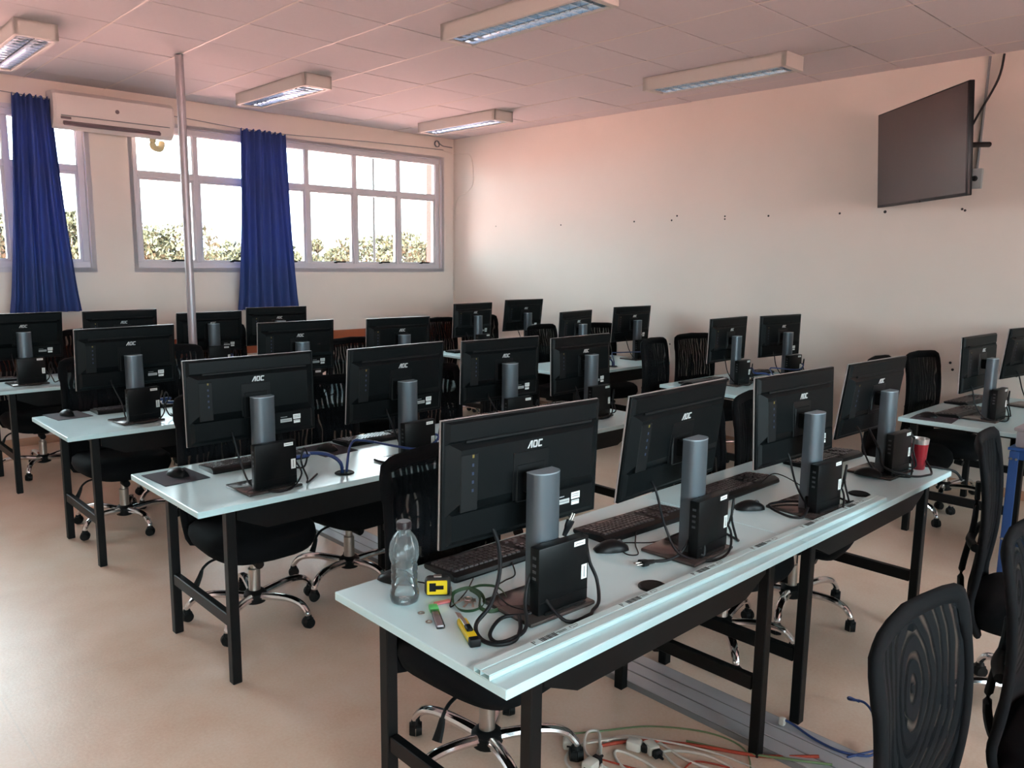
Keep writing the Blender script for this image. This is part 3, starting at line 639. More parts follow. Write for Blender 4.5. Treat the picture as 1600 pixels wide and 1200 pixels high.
def chair_proto():
    t = thing('office_chair', '', 'chair', group='black mesh office chairs')
    bm = new_bm()
    ring_loft(bm, [superring(.20, .19, .352, p=4), superring(.238, .230, .362, p=4), superring(.250, .244, .395, p=4), superring(.246, .238, .430, p=4), superring(.220, .214, .455, p=4), superring(.14, .14, .463), superring(.03, .03, .465)])
    for v in bm.verts:
        if v.co.y < -.12: v.co.z -= (abs(v.co.y)-.12)**2*1.6
        v.co.z += abs(v.co.x)**2*.25
    obj('seat', bm, M_fab, t, angle=60)
    # backrest frame and mesh
    out = []; z0, z1 = .345, 1.02
    N = 22
    for k in range(N+1): z = z0+.03+(z1-z0-.07)*k/N; out.append((back_w(z), z))
    tc_ = [(back_w(z1-.03)*f, z1-.038+.038*math.sqrt(max(0, 1-g))) for f, g in ((.97, .55), (.88, .25), (.7, .06), (.4, .0))]
    bc = [(back_w(z0)*f, z0+.028-.028*math.sqrt(max(0, 1-g))) for f, g in ((.6, 0), (.85, .12), (.97, .5))]
    right = bc+out+tc_
    loop = right+[(0, z1+.004)]+[(-x, z) for x, z in right[::-1]]+[(0, z0)]
    P = [Vector((x, back_y(z)-.5*(.23**2-x*x)*-0.55*0+x*x*-.6, z)) for x, z in loop]
    bm = new_bm(); n = len(P); m8 = 8; rings = []
    for i, p in enumerate(P):
        d = (P[(i+1) % n]-P[i-1]).normalized(); s = Vector((0, 1, 0)); e = d.cross(s).normalized()
        wd = .026 if p.z > .9 else .018
        rings.append([bm.verts.new(p+s*.013*math.cos(2*PI*k/m8)+e*wd*math.sin(2*PI*k/m8)) for k in range(m8)])
    for i in range(n):
        a_, b_ = rings[i], rings[(i+1) % n]
        for k in range(m8): bm.faces.new((a_[k], a_[(k+1) % m8], b_[(k+1) % m8], b_[k]))
    obj('back_frame', bm, M_fab, t, angle=80)
    for nm_, za_, zb_, m_ in (('lower_back_panel', z0+.012, .545, M_fab), ('back_mesh', .54, z1, M_mesh)):
      bm = new_bm(); nz, nx = 14, 10; g = {}
      zz = [za_+(zb_-za_)*j/nz for j in range(nz+1)]
      back_sheet(bm, zz, nx, nz, g, z0, z1)
      obj(nm_, bm, m_, t, angle=80)
    if False:
      pass
    bm = new_bm(); tube(bm, [(0, .03, .345), (0, .17, .342), (0, .245, .355), (0, .282, .48), (0, back_y(.70)+.022, .70), (0, back_y(.86)+.014, .86)], .03, n=8, radii=(.032, .018), flat=.5)
    tube(bm, [(-.185, back_y(.66)-.008, .66), (-.09, back_y(.66)+.018, .655), (0, back_y(.66)+.024, .65), (.09, back_y(.66)+.018, .655), (.185, back_y(.66)-.008, .66)], .016, n=8); obj('back_support', bm, M_plast2, t, angle=60)
    bm = new_bm(); rbox(bm, (0, -.005, .338), (.17, .24, .04), .012, 2); rbox(bm, (0, .0, .312), (.085, .10, .03), .008, 1); cyl(bm, (-.02, -.07, .30), (-.02, -.12, .29), .024, .02, n=10); me_ = obj('mechanism', bm, M_plast2, t)
    bm = new_bm(); tube(bm, [(-.08, -.03, .34), (-.20, -.05, .338), (-.245, -.06, .322), (-.262, -.065, .30)], .006, n=8); obj('lever_rod', bm, M_plast2, me_)
    bm = new_bm(); tube(bm, [(-.258, -.064, .308), (-.270, -.068, .282), (-.288, -.072, .250)], .013, n=8, radii=(.009, .018), flat=.6); obj('lever_paddle', bm, M_plast2, me_)
    bm = new_bm(); lathe(bm, [(.027, .10), (.027, .235), (.017, .237), (.017, .33)], 20); obj('gas_column', bm, M_gas, t)
    bm = new_bm(); lathe(bm, [(.03, .068), (.048, .075), (.054, .09), (.052, .118), (.04, .130), (.028, .133)], 20); obj('hub', bm, M_plast2, t)
    bm = new_bm(); tube(bm, [(.035, 0, .105), (.12, 0, .118), (.20, 0, .122), (.262, 0, .108), (.295, 0, .075), (.30, 0, .058)], .018, n=10, radii=(.022, .014), flat=.85); LEG = mesh(bm, 'base_arm', M_chrome)
    bm = new_bm()
    for s in (-1, 1): cyl(bm, (0, s*.0015, .027), (0, s*.022, .027), .027, .022, n=18)
    lathe(bm, [(.010, .03), (.018, .048), (.014, .062), (.008, .066)], 12); box(bm, (0, 0, .042), (.034, .03, .014)); CAS = mesh(bm, 'caster', M_plast2)
    for k in range(5):
        a_ = 2*PI*k/5+.35
        link('base_arm', LEG, t, (0, 0, 0), (0, 0, a_))
        link('caster', CAS, t, (.30*math.cos(a_), .30*math.sin(a_), 0), (0, 0, a_*2.3+k))
    return t
# x, y of the gas column, turn, base turn, seat lift, label
CH = [(1.625, 1.80, 4, 'chair behind the water bottle at the nearest row, leftmost'), (2.95, 1.74, -4, 'chair under the nearest row between its two desks'), (3.50, 1.70, 6, 'chair at the right end of the nearest row'),
      (1.57, 3.36, -3, 'leftmost chair tucked under the second row'), (2.13, 3.44, 8, 'second chair from left under the second row'), (2.82, 3.50, -6, 'third chair from left behind the second row'), (3.52, 3.46, 3, 'rightmost chair behind the second row'),
      (1.56, 5.10, 2, 'leftmost chair under the third row'), (2.03, 5.46, -10, 'second chair from left behind the third row'), (3.42, 5.15, 5, 'right-hand chair behind the third row'),
      (1.53, 6.85, 0, 'leftmost chair under the back row'), (2.10, 7.15, 8, 'second chair from left behind the back row'), (3.12, 7.05, -6, 'chair behind the back row below the right curtain'),
      (5.36, 6.50, 6, 'left chair behind the far corner desk'), (5.98, 6.62, -8, 'right chair behind the far corner desk'),
      (5.62, 5.20, 10, 'left chair behind the third-row desk by the right wall'), (6.13, 5.02, -12, 'right chair under the third-row desk by the right wall'),
      (5.36, 3.66, 12, 'left chair behind the second-row desk by the right wall'), (5.95, 3.72, -8, 'right chair behind the second-row desk by the right wall'),
      (5.52, 1.92, 4, 'left chair under the nearest desk by the right wall'), (6.08, 1.86, -6, 'right chair under the nearest desk by the right wall'),
      (1.69, .30, 0, 'foreground chair with a large mesh back at the lower right'), (2.45, .295, 4, 'foreground chair cut off by the right photo edge'), (3.31, .63, 10, 'foreground chair seen edge-on beside the blue table leg')]
ch0 = None
for k, (x, y, rz, lb) in enumerate(CH):
    if ch0 is None: ch0 = chair_proto(); o = ch0
    else: o = copy_tree(ch0)
    o.location = (x, y, 0); o.rotation_euler = (0, 0, R(rz))
    o['label'] = 'black mesh office '+lb if not lb.startswith(('left', 'right', 'second', 'third', 'foreground')) else lb.replace('chair', 'black mesh chair', 1)
    if lb.startswith('foreground') and 'edge-on' not in lb:
        o.scale = (1.03, 1, .915)
        for c in o.children:
            if c.name.startswith('back_mesh'): c.data = c.data.copy(); c.data.materials[0] = M_mesh2
    turn = {0: .5, 1: .2, 3: .15, 4: .9}.get(k, random.uniform(0, 1.25))
    arms = [c for c in o.children if c.name.startswith('base_arm')]; cas = [c for c in o.children if c.name.startswith('caster')]
    for q in range(5):
        a_ = 2*PI*q/5+turn; arms[q].rotation_euler.z = a_
        cas[q].location = (.30*math.cos(a_), .30*math.sin(a_), 0); cas[q].rotation_euler.z = a_*1.7+q+k

# ------------------------------------------------------------------ keyboards, mice, mouse pads
def keyboard_proto():
    t = thing('keyboard', '', 'keyboard', group='black keyboards on the desks')
    bm = new_bm()
    prof = [(-.08, 0), (.075, 0), (.08, .006), (.078, .013), (-.06, .024), (-.078, .016), (-.082, .006)]   # (y, z): +y towards the sitter... low side
    a_ = [[bm.verts.new((x, y*(.94 if k in (0, 3) else 1), z)) for y, z in prof] for k, x in enumerate((-.228, -.222, .222, .228))]
    for p, q in zip(a_, a_[1:]):
        for i in range(len(prof)): bm.faces.new((p[i], p[(i+1) % len(prof)], q[(i+1) % len(prof)], q[i]))
    bm.faces.new(a_[0]); bm.faces.new(a_[-1][::-1]); obj('keyboard_body', bm, M_plast, t)
    bm = new_bm(); slope = math.atan2(.011, .138)
    def key(x, y, w_):
        z = .0245-(y+.06)*math.tan(slope)
        v = [bm.verts.new((x+sx*w_/2*s, y+sy*.0075*s, z+dz)) for s, dz in ((1, -.001), (.82, .005)) for sx, sy in ((-1, -1), (1, -1), (1, 1), (-1, 1))]
        bm.faces.new(v[4:8])
        for i in range(4): bm.faces.new((v[i], v[(i+1) % 4], v[4+(i+1) % 4], v[4+i]))
    for r_i in range(6):
        y = -.052+r_i*.0195+(.004 if r_i else 0)
        if r_i == 5:
            for x, w_ in ((-.205, .022), (-.181, .02), (-.158, .02), (-.095, .095), (-.03, .02), (-.006, .02), (.017, .02)): key(x, y, w_)
        else:
            for c_ in range(14): key(-.207+c_*.0185, y, .016)
        for c_ in range(3):
            if r_i in (0, 1, 2) or (r_i == 5) or (r_i == 4 and c_ == 1): key(.075+c_*.0185, y, .016)
        if r_i:
            for c_ in range(4): key(.150+c_*.0185, y, .016)
    kb = obj('keys', bm, M_key, t, smooth=False); kb['kind'] = 'stuff'
    bm = new_bm(); box(bm, (.02, .0775, .0131), (.05, .002, .001)); obj('maker_mark', bm, M_logo, t)
    return t
def mouse_proto():
    t = thing('mouse', '', 'mouse', group='black computer mice')
    bm = new_bm()
    rings = []
    for k in range(9):
        u = k/8; y = -.055+.11*u; hgt = .036*math.sin(PI*(.12+.80*u))**.8; wd = .031*(math.sin(PI*(.08+.84*u))**.45)
        rings.append([(wd*math.cos(PI*q/10), y, max(.002, hgt*math.sin(PI*q/10)**.75)) for q in range(11)])
    vr = [[bm.verts.new(p) for p in r] for r in rings]
    for a_, b_ in zip(vr, vr[1:]):
        for q in range(10): bm.faces.new((a_[q], a_[q+1], b_[q+1], b_[q]))
        bm.faces.new((a_[0], b_[0], b_[10], a_[10]))
    bm.faces.new(vr[0]); bm.faces.new(vr[-1][::-1]); obj('mouse_body', bm, M_plast, t, angle=60)
    bm = new_bm(); cyl(bm, (-.003, -.028, .026), (.003, -.028, .026), .010, n=14); obj('scroll_wheel', bm, M_key, t)
    return t
kb0 = ms0 = None
def kbd(x, y, rz, where):
    global kb0
    if kb0 is None: kb0 = keyboard_proto(); o = kb0
    else: o = copy_tree(kb0)
    o.location = (x, y, DH); o.rotation_euler = (0, 0, R(rz)); o['label'] = 'black keyboard '+where; return o
def mouse(x, y, rz, where, z=0):
    global ms0
    if ms0 is None: ms0 = mouse_proto(); o = ms0
    else: o = copy_tree(ms0)
    o.location = (x, y, DH+z); o.rotation_euler = (0, 0, R(rz)); o['label'] = 'black mouse '+where; return o
def pad(x, y, rz, where):
    bm = new_bm(); rbox(bm, (0, 0, .0015), (.19, .23, .003), .001, 1); o = obj('mouse_pad', bm, mat('mouse_pad_cloth', (.035, .032, .042), .85), loc=(x, y, DH)); o.rotation_euler = (0, 0, R(rz))
    tag(o, 'black mouse pad '+where, 'mouse pad', 'mouse pads on the desks')
kbd(1.615, 1.745, -2, 'beside the tape measure at the left of the nearest row')
kbd(2.185, 1.655, -3, 'below the second monitor of the nearest row')
kbd(2.87, 1.665, 0, 'below the third monitor of the nearest row')
kbd(3.62, 1.64, -4, 'below the fourth monitor of the nearest row')
mouse(1.27, 1.80, 25, 'behind the water bottle')
mouse(1.925, 1.545, 60, 'right of the first mini computer, nearest row')
mouse(2.655, 1.475, 50, 'right of the second mini computer, nearest row')
mouse(3.45, 1.36, 10, 'on the base of the fourth monitor, nearest row', .012)
pad(1.225, 3.325, 4, 'at the left corner of the second row'); mouse(1.235, 3.33, 15, 'on the pad at the left corner of the second row', .003)
kbd(1.585, 3.335, 0, 'right of the pad at the left of the second row')
pad(1.955, 3.335, 6, 'in the middle of the second row'); mouse(1.945, 3.32, 15, 'on the pad in the middle of the second row', .003)
kbd(2.285, 3.385, -1, 'behind the second monitor of the second row')
kbd(3.0, 3.42, 0, 'behind the third monitor of the second row'); kbd(3.55, 3.40, 2, 'behind the fourth monitor of the second row')
pad(1.265, 5.04, 6, 'at the left corner of the third row'); mouse(1.26, 5.04, 10, 'on the pad at the left corner of the third row', .003)
kbd(1.63, 5.03, 0, 'at the left of the third row'); kbd(2.72, 5.03, 0, 'behind the second monitor of the third row')
kbd(2.16, 4.98, -6, 'in the gap between monitors of the third row')
kbd(5.33, 3.41, -2, 'behind the left monitor, second-row right-wall desk'); mouse(5.04, 3.36, 20, 'at the left corner of the second-row right-wall desk')
kbd(6.04, 3.40, 0, 'behind the right monitor, second-row right-wall desk'); mouse(5.68, 3.16, 40, 'between the monitors of the second-row right-wall desk')
kbd(5.47, 1.62, -3, 'in front, on the nearest right-wall desk'); pad(5.135, 1.66, 6, 'at the left end of the nearest right-wall desk'); mouse(5.14, 1.70, 10, 'on the pad of the nearest right-wall desk', .003)
kbd(6.0, 1.73, -3, 'at the back of the nearest right-wall desk')
kbd(5.25, 6.16, 0, 'on the far corner desk, left'); kbd(5.97, 6.20, 0, 'on the far corner desk, right'); kbd(5.70, 4.90, 2, 'on the third-row desk by the right wall')
kbd(2.02, 6.78, 0, 'on the back row beside the pole'); kbd(1.32, 6.78, 0, 'at the left end of the back row')

# ------------------------------------------------------------------ cables
def cable(name, pts, r, m, label, cat='cable', group=None, n=6, k=6):
    bm = new_bm(); tube(bm, pts, r, n=n, k=k); return tag(obj(name, bm, m, angle=80), label, cat, group)
def loc(key, x, y, z):
    o, yaw, _ = SEATS[key]; return (o.x+x*math.cos(yaw)-y*math.sin(yaw), o.y+x*math.sin(yaw)+y*math.cos(yaw), DH+z)
NAMES = {k[0]: k[6].split(',')[0] for k in MON}
rc = random.Random(3)
for key in SEATS:
    if key == '1a': continue
    where = NAMES[key].replace(' in the ', ' of ').replace(' of the ', ' of ').replace(' on the ', ' on ')
    z = SEATS[key][2]-DH
    j = lambda s: rc.uniform(-s, s)
    sx = rc.choice((-.13, -.10, -.07)); mz = max(.10, z-.12)
    cable('video_cable', [loc(key, sx, .072, mz), loc(key, sx-.003, .050, mz-.03), loc(key, sx+.02+j(.02), .03, .10), loc(key, sx+.03, -.02, .025), loc(key, -.03+j(.02), -.10+j(.01), .006), loc(key, .06, -.10, .006), loc(key, .12, -.075, .05), loc(key, .105, -.055, .10)], .004, M_rub, 'black video cable hanging from the '+where, group='black cables behind the monitors')
    cable('power_cable', [loc(key, .10, -.052, .075), loc(key, .135+j(.01), -.055, .07), loc(key, .15+j(.01), -.06, .12), loc(key, .135, -.07, .16+j(.01)), loc(key, .12, -.075, .10), loc(key, .14, -.085, .03), loc(key, .17+j(.03), -.06+j(.02), .006), loc(key, .22+j(.03), .02+j(.03), .006)], .004, M_rub, 'looped black cable by computer of '+where.replace('monitor', 'screen'), group='black cables behind the monitors')
def netcables(ka, kb, gx, gy, where, r=.008):
    if ka: cable('network_cable', [(gx-.012, gy, DH-.02), (gx-.02, gy, DH+.05), (gx-.06, gy+.05, DH+.085), (gx-.13, gy+.10, DH+.09), loc(ka, .17, -.05, .115), loc(ka, .103, -.05, .115)], r, M_bluec, 'blue network cables rising left from the grommet, '+where, group='blue network cables')
    if kb: cable('network_cable', [(gx+.01, gy, DH-.02), (gx+.02, gy+.01, DH+.04), (gx+.10, gy+.10, DH+.10), (gx+.16, gy+.09, DH+.105), loc(kb, -.06, -.105, .085), loc(kb, .05, -.10, .085), loc(kb, .115, -.08, .11), loc(kb, .103, -.05, .12)], r*.7, M_bluec, 'blue network cable crossing the computer right of the grommet, '+where, group='blue network cables')
netcables('2a', '2b', 1.79, 2.915, 'second row'); netcables('3a', None, 1.79, 4.545, 'third row'); netcables('3e', '3f', 5.50, 4.455, 'third-row right-wall desk'); netcables('2e', '2f', 5.65, 2.985, 'second-row right-wall desk')
netcables(None, '4c', 2.40, 6.40, 'back row')

# nearest row, hand-laid cables
cable('monitor_power_lead', [loc('1a', -.115, .07, .22), loc('1a', -.115, .045, .18), (1.33, 1.43, .86), (1.278, 1.405, .80), (1.225, 1.40, .765), (1.205, 1.36, .748), (1.215, 1.315, .747), (1.26, 1.30, .747), (1.315, 1.335, .747), (1.36, 1.385, .75)], .0055, M_rub, 'thick black lead curving down from the leftmost nearest-row monitor', n=8)
cable('coiled_lead', [(1.42, 1.36, .79), (1.385, 1.37, .755), (1.325, 1.41, .748), (1.245, 1.37, .747), (1.222, 1.325, .747), (1.26, 1.308, .749), (1.33, 1.33, .748), (1.365, 1.37, .80), (1.395, 1.375, .86), (1.41, 1.35, .80), (1.43, 1.285, .748), (1.50, 1.27, .748), (1.53, 1.282, .748), (1.575, 1.30, .755), (1.60, 1.33, .80), (1.585, 1.345, .85), (1.578, 1.352, .90)], .005, M_rub, 'black lead coiled round the leftmost computer of the nearest row', n=8)
cable('mouse_lead', [(1.29, 1.745, .752), (1.33, 1.69, .745), (1.335, 1.63, .744), (1.27, 1.555, .744), (1.36, 1.60, .744), (1.44, 1.66, .744)], .002, M_rub, 'thin black mouse lead running under the tape measure')
cable('keyboard_lead', [(1.60, 1.665, .75), (1.55, 1.60, .744), (1.47, 1.56, .76), (1.40, 1.52, .77), (1.37, 1.44, .76), (1.40, 1.38, .752)], .0022, M_rub, 'thin black keyboard lead over the first monitor base')
cable('keyboard_lead', [(2.10, 1.58, .75), (2.02, 1.52, .744), (1.955, 1.46, .744), (1.93, 1.49, .744), (1.99, 1.56, .744), (2.09, 1.49, .744), (2.16, 1.43, .78), (2.20, 1.35, .83)], .0022, M_rub, 'thin black keyboard lead in front of the second keyboard, nearest row')
cable('keyboard_lead', [(2.95, 1.60, .75), (3.0, 1.56, .80), (3.02, 1.46, .77), (2.93, 1.36, .758), (2.84, 1.34, .757), (2.87, 1.28, .745), (3.05, 1.25, .745)], .0022, M_rub, 'thin black keyboard lead by the third computer, nearest row')
# loose plugs
def plug(p, d, label, upv=(0, 0, 1)):
    d = Vector(d).normalized(); u = Vector(upv); s = d.cross(u).normalized(); u = s.cross(d)
    m = Matrix(((s.x, d.x, u.x, p[0]), (s.y, d.y, u.y, p[1]), (s.z, d.z, u.z, p[2]), (0, 0, 0, 1)))
    t = thing('power_plug', label, 'plug', group='loose power plugs'); t.matrix_world = m
    bm = new_bm()
    vr = []
    for y, w_, h_ in ((-.04, .006, .006), (-.02, .008, .008), (-.012, .018, .009), (.0, .021, .0095), (.006, .021, .0095)): vr.append([bm.verts.new((w_*math.cos(a_*PI/6), y, h_*math.sin(a_*PI/6))) for a_ in range(12)])
    for a_, b_ in zip(vr, vr[1:]):
        for k in range(12): bm.faces.new((a_[k], a_[(k+1) % 12], b_[(k+1) % 12], b_[k]))
    bm.faces.new(vr[0][::-1]); bm.faces.new(vr[-1]); obj('plug_body', bm, M_rub, t, angle=50)
    for x in (-.0095, 0, .0095):
        bm = new_bm(); cyl(bm, (x, .006, 0 if x else .003), (x, .026, 0 if x else .003), .0022, n=8); obj('pin', bm, M_gas, t)
plug((1.895, 1.395, DH+.0098), (-.93, .36, 0), 'black three-pin plug lying on the desk beside the second monitor base')
cable('plug_lead', [(1.932, 1.381, DH+.0098), (1.98, 1.362, DH+.008), (2.03, 1.345, DH+.03), (2.085, 1.33, DH+.12), (2.10, 1.325, DH+.17), (2.08, 1.32, DH+.10), (2.06, 1.30, DH+.04)], .005, M_rub, 'black lead of the loose plug, tied at the second computer', n=8)
cable('tied_cable', [(2.085, 1.335, DH+.17), (2.055, 1.325, DH+.12), (2.05, 1.32, DH+.05), (2.07, 1.295, DH+.018), (2.085, 1.31, DH+.07), (2.075, 1.33, DH+.13), (2.10, 1.34, DH+.19)], .006, M_rub, 'bundle of tied black cable left of the second computer', n=8)
plug((1.535, 1.375, DH+.225), (.35, -.1, .75), 'black three-pin plug standing on top of the leftmost computer', (-.4, .9, 0))
# power brick in front of the third computer
bm = new_bm(); rbox(bm, (0, 0, 0), (.045, .10, .03), .008, 2); o = obj('power_adapter', bm, M_plast, loc=(2.80, 1.305, DH+.046)); o.rotation_euler = (R(38), 0, R(-55)); tag(o, 'black power adapter leaning on the third computer, nearest row', 'adapter')
cable('adapter_lead', [(2.75, 1.29, DH+.03), (2.70, 1.285, DH+.006), (2.67, 1.33, DH+.007), (2.70, 1.42, DH+.018), (2.79, 1.40, DH+.02), (2.86, 1.33, DH+.02)], .005, M_rub, 'looped black adapter lead on the third monitor base', n=8)
cable('hanging_lead', [loc('1d', -.06, .05, .20), (3.50, 1.34, .86), (3.46, 1.30, .80), (3.55, 1.22, .76), (3.66, 1.19, .75), (3.74, 1.20, .75), (3.80, 1.26, .80), (3.79, 1.33, .92)], .005, M_rub, 'black lead swinging in front of the fourth computer, nearest row', n=8)
cable('dangling_plugs_lead', [(3.76, 1.36, .90), (3.80, 1.30, .77), (3.86, 1.20, .745), (3.90, 1.15, .73), (3.93, 1.13, .69)], .006, M_rub, 'black leads hanging off the right end of the nearest row', n=8)

# ------------------------------------------------------------------ small things on the nearest desk
M_pet = see_through('clear_pet', (0.93, 0.97, 0.98), 0, 0.03, fres=True)
def hazy(m, col, amt):
    nt = m.node_tree; out = [n for n in nt.nodes if n.type == 'OUTPUT_MATERIAL'][0]; prev = out.inputs['Surface'].links[0].from_socket
    d = nt.nodes.new('ShaderNodeBsdfDiffuse'); d.inputs['Color'].default_value = (*col, 1); mx = nt.nodes.new('ShaderNodeMixShader'); mx.inputs[0].default_value = amt
    nt.links.new(prev, mx.inputs[1]); nt.links.new(d.outputs[0], mx.inputs[2]); nt.links.new(mx.outputs[0], out.inputs['Surface'])
hazy(M_pet, (.80, .88, .90), .07)
bt = thing('water_bottle', 'clear ribbed plastic water bottle with a dark cap on the desk corner', 'bottle', (1.205, 1.672, DH))
bm = new_bm(); lathe(bm, [(.010, .004), (.024, .0005), (.0315, .006), (.034, .02), (.0335, .034), (.030, .043), (.0305, .055), (.0285, .060), (.0305, .066), (.0305, .080), (.0285, .085), (.0305, .091), (.0305, .105), (.0285, .110), (.031, .118), (.0345, .132), (.0345, .148), (.032, .168), (.025, .186), (.0165, .198), (.0140, .203), (.0175, .2045), (.0175, .207), (.0135, .208), (.0135, .216)], 28); obj('bottle_body', bm, M_pet, bt, angle=70)
M_water = see_through('water', (0.95, 0.98, 0.98), 0, 0.02, fres=True)
bm = new_bm(); lathe(bm, [(.022, .003), (.030, .008), (.0325, .021), (.0318, .033), (.0285, .043), (.029, .055), (.0272, .060), (.029, .066), (.029, .080), (.0272, .085), (.029, .091), (.029, .100), (.0, .100)], 28); obj('water', bm, M_water, bt, angle=70)
bm = new_bm(); lathe(bm, [(.0155, .208), (.0165, .209), (.0165, .225), (.0150, .2275), (.0, .2275)], 24)
for k in range(24): a_ = 2*PI*k/24; box(bm, (.0166*math.cos(a_), .0166*math.sin(a_), .217), (.0012, .0012, .014), Euler((0, 0, a_)))
obj('cap', bm, mat('dark_cap', (.03, .02, .024), .4), bt)
for ch in bt.children: ch.scale = (1.17, 1.17, 1.0)

tm = thing('tape_measure', 'yellow and black tape measure beside the water bottle', 'tape measure', (1.30, 1.648, DH), R(-38))
bm = new_bm(); rbox(bm, (0, 0, .027), (.072, .038, .054), .014, 3); obj('tape_case', bm, mat('tape_black', (.02, .02, .02), .5), tm)
M_yel = mat('tool_yellow', (.75, .56, .01), .4)
bm = new_bm(); rbox(bm, (-.002, -.018, .028), (.056, .005, .040), .002, 1); fc = obj('yellow_face', bm, M_yel, tm)
bm = new_bm(); box(bm, (-.014, -.0207, .030), (.018, .001, .024)); box(bm, (.005, -.0207, .029), (.022, .001, .011)); obj('printed_mark', bm, M_plast2, fc)
bm = new_bm(); rbox(bm, (.036, 0, .010), (.006, .022, .018), .001, 1); obj('tape_hook', bm, M_gas, tm)
bm = new_bm(); rbox(bm, (0, 0, .0545), (.022, .016, .004), .001, 1); obj('lock_button', bm, M_gas, tm)

kn = thing('utility_knife', 'yellow snap-off utility knife lying near the desk edge', 'knife', (1.213, 1.425, DH), math.atan2(1.35-1.505, 1.18-1.252))
bm = new_bm(); rbox(bm, (.02, 0, .010), (.125, .026, .018), .005, 2); obj('handle', bm, M_yel, kn)
bm = new_bm(); rbox(bm, (-.005, 0, .0185), (.085, .011, .004), .001, 1); obj('blade_rail', bm, M_gas, kn)
bm = new_bm(); prism(bm, [(-.085, 0), (-.04, 0), (-.04, .012), (-.075, .012)], -.0006, .0006, Matrix.Translation((0, -.006, .0155)) @ Matrix.Rotation(R(-90), 4, 'X')); obj('blade', bm, M_gas, kn)
bm = new_bm(); rbox(bm, (.025, 0, .022), (.03, .016, .010), .003, 1); obj('slider', bm, M_plast2, kn)
bm = new_bm(); rbox(bm, (.078, 0, .011), (.022, .028, .021), .004, 2); obj('end_cap', bm, M_plast2, kn)

bp = thing('blade_pack', 'clear plastic pack of spare blades with a green cap', 'blade pack', (1.207, 1.535, DH), math.atan2(1.465-1.61, 1.164-1.244))
bm = new_bm(); rbox(bm, (.018, 0, .006), (.10, .022, .011), .003, 2); obj('clear_case', bm, see_through('clear_case', (.92, .93, .95), 0, .08, fres=True), bp)
bm = new_bm(); rbox(bm, (.018, 0, .0055), (.085, .016, .005), .001, 1); obj('blades', bm, mat('pack_blades', (.62, .56, .58), .45), bp)
bm = new_bm(); rbox(bm, (-.046, 0, .006), (.034, .024, .0125), .003, 2); obj('green_cap', bm, mat('pack_green', (.10, .62, .18), .4), bp)
for x, y, wd in ((1.195, 1.585, 'beside the blade pack, farther from the desk edge'), (1.178, 1.53, 'next to the middle of the blade pack')):
    bm = new_bm(); n = 20
    for z, f in ((0, 1), (.0015, 0)): pass
    o_ = [[bm.verts.new((r*math.cos(2*PI*k/n), r*math.sin(2*PI*k/n), z)) for k in range(n)] for r, z in ((.009, 0), (.009, .0016), (.0042, .0016), (.0042, 0))]
    for q in range(4):
        for k in range(n): bm.faces.new((o_[q][k], o_[q][(k+1) % n], o_[(q+1) % 4][(k+1) % n], o_[(q+1) % 4][k]))
    tag(obj('washer', bm, M_gas, loc=(x, y, DH)), 'small steel washer '+wd, 'washer', 'loose washers')
# keys on a green lanyard with a pink tag
ky = thing('key_lanyard', 'green lanyard with keys and a pink tag beside the first computer', 'lanyard', (1.33, 1.55, DH))
M_lan = mat('green_strap', (.012, .052, .017), .6)
def strap(pts, w_=.010):
    bm = new_bm(); P = smooth_path(pts, 6); rows = []
    for i, p in enumerate(P):
        d = (P[min(i+1, len(P)-1)]-P[max(i-1, 0)]).normalized(); s = d.cross(Vector((0, 0, 1))); s = s.normalized() if s.length > 1e-3 else Vector((1, 0, 0))
        wv = (Vector((0, 0, 1))*.85+s*.5).normalized()*w_/2; th = wv.cross(d).normalized()*.0008
        rows.append([bm.verts.new(p+wv+th), bm.verts.new(p-wv+th), bm.verts.new(p-wv-th), bm.verts.new(p+wv-th)])
    for a_, b_ in zip(rows, rows[1:]):
        for k in range(4): bm.faces.new((a_[k], a_[(k+1) % 4], b_[(k+1) % 4], b_[k]))
    bm.faces.new(rows[0]); bm.faces.new(rows[-1][::-1]); obj('strap', bm, M_lan, ky, angle=60)
strap([(-.04, .02, .006), (-.055, -.03, .006), (-.03, -.055, .006), (.01, -.05, .01), (.035, -.01, .018), (.03, .035, .022), (-.01, .05, .016), (-.04, .02, .010)])
strap([(.03, .035, .02), (.07, .03, .02), (.095, -.01, .02), (.085, -.06, .008), (.04, -.09, .006), (.0, -.09, .006), (-.012, -.06, .010), (.02, -.02, .02), (.03, .03, .02)])
for k, (x, y, a_) in enumerate(((-.01, -.005, .5), (.0, -.015, .9), (-.015, .01, .1))):
    bm = new_bm(); rt = Euler((0, 0, a_))
    rbox(bm, rt.to_matrix() @ Vector((.012, 0, 0)), (.024, .020, .002), .0008, 1, rt); rbox(bm, rt.to_matrix() @ Vector((-.014, 0, 0)), (.030, .007, .002), .0008, 1, rt); obj('key', bm, M_gas, ky, (x, y, .004+.002*k))
bm = new_bm(); rbox(bm, (0, 0, .003), (.048, .018, .005), .002, 1); obj('pink_tag', bm, mat('pink_tag', (.62, .20, .22), .5), ky, (-.055, .045, 0), (0, 0, R(-15)))
bm = new_bm(); tube(bm, [(.012*math.cos(q*.7), .012*math.sin(q*.7), .012) for q in range(10)], .0012, n=6); obj('key_ring', bm, M_chrome, ky, (-.002, 0, 0))

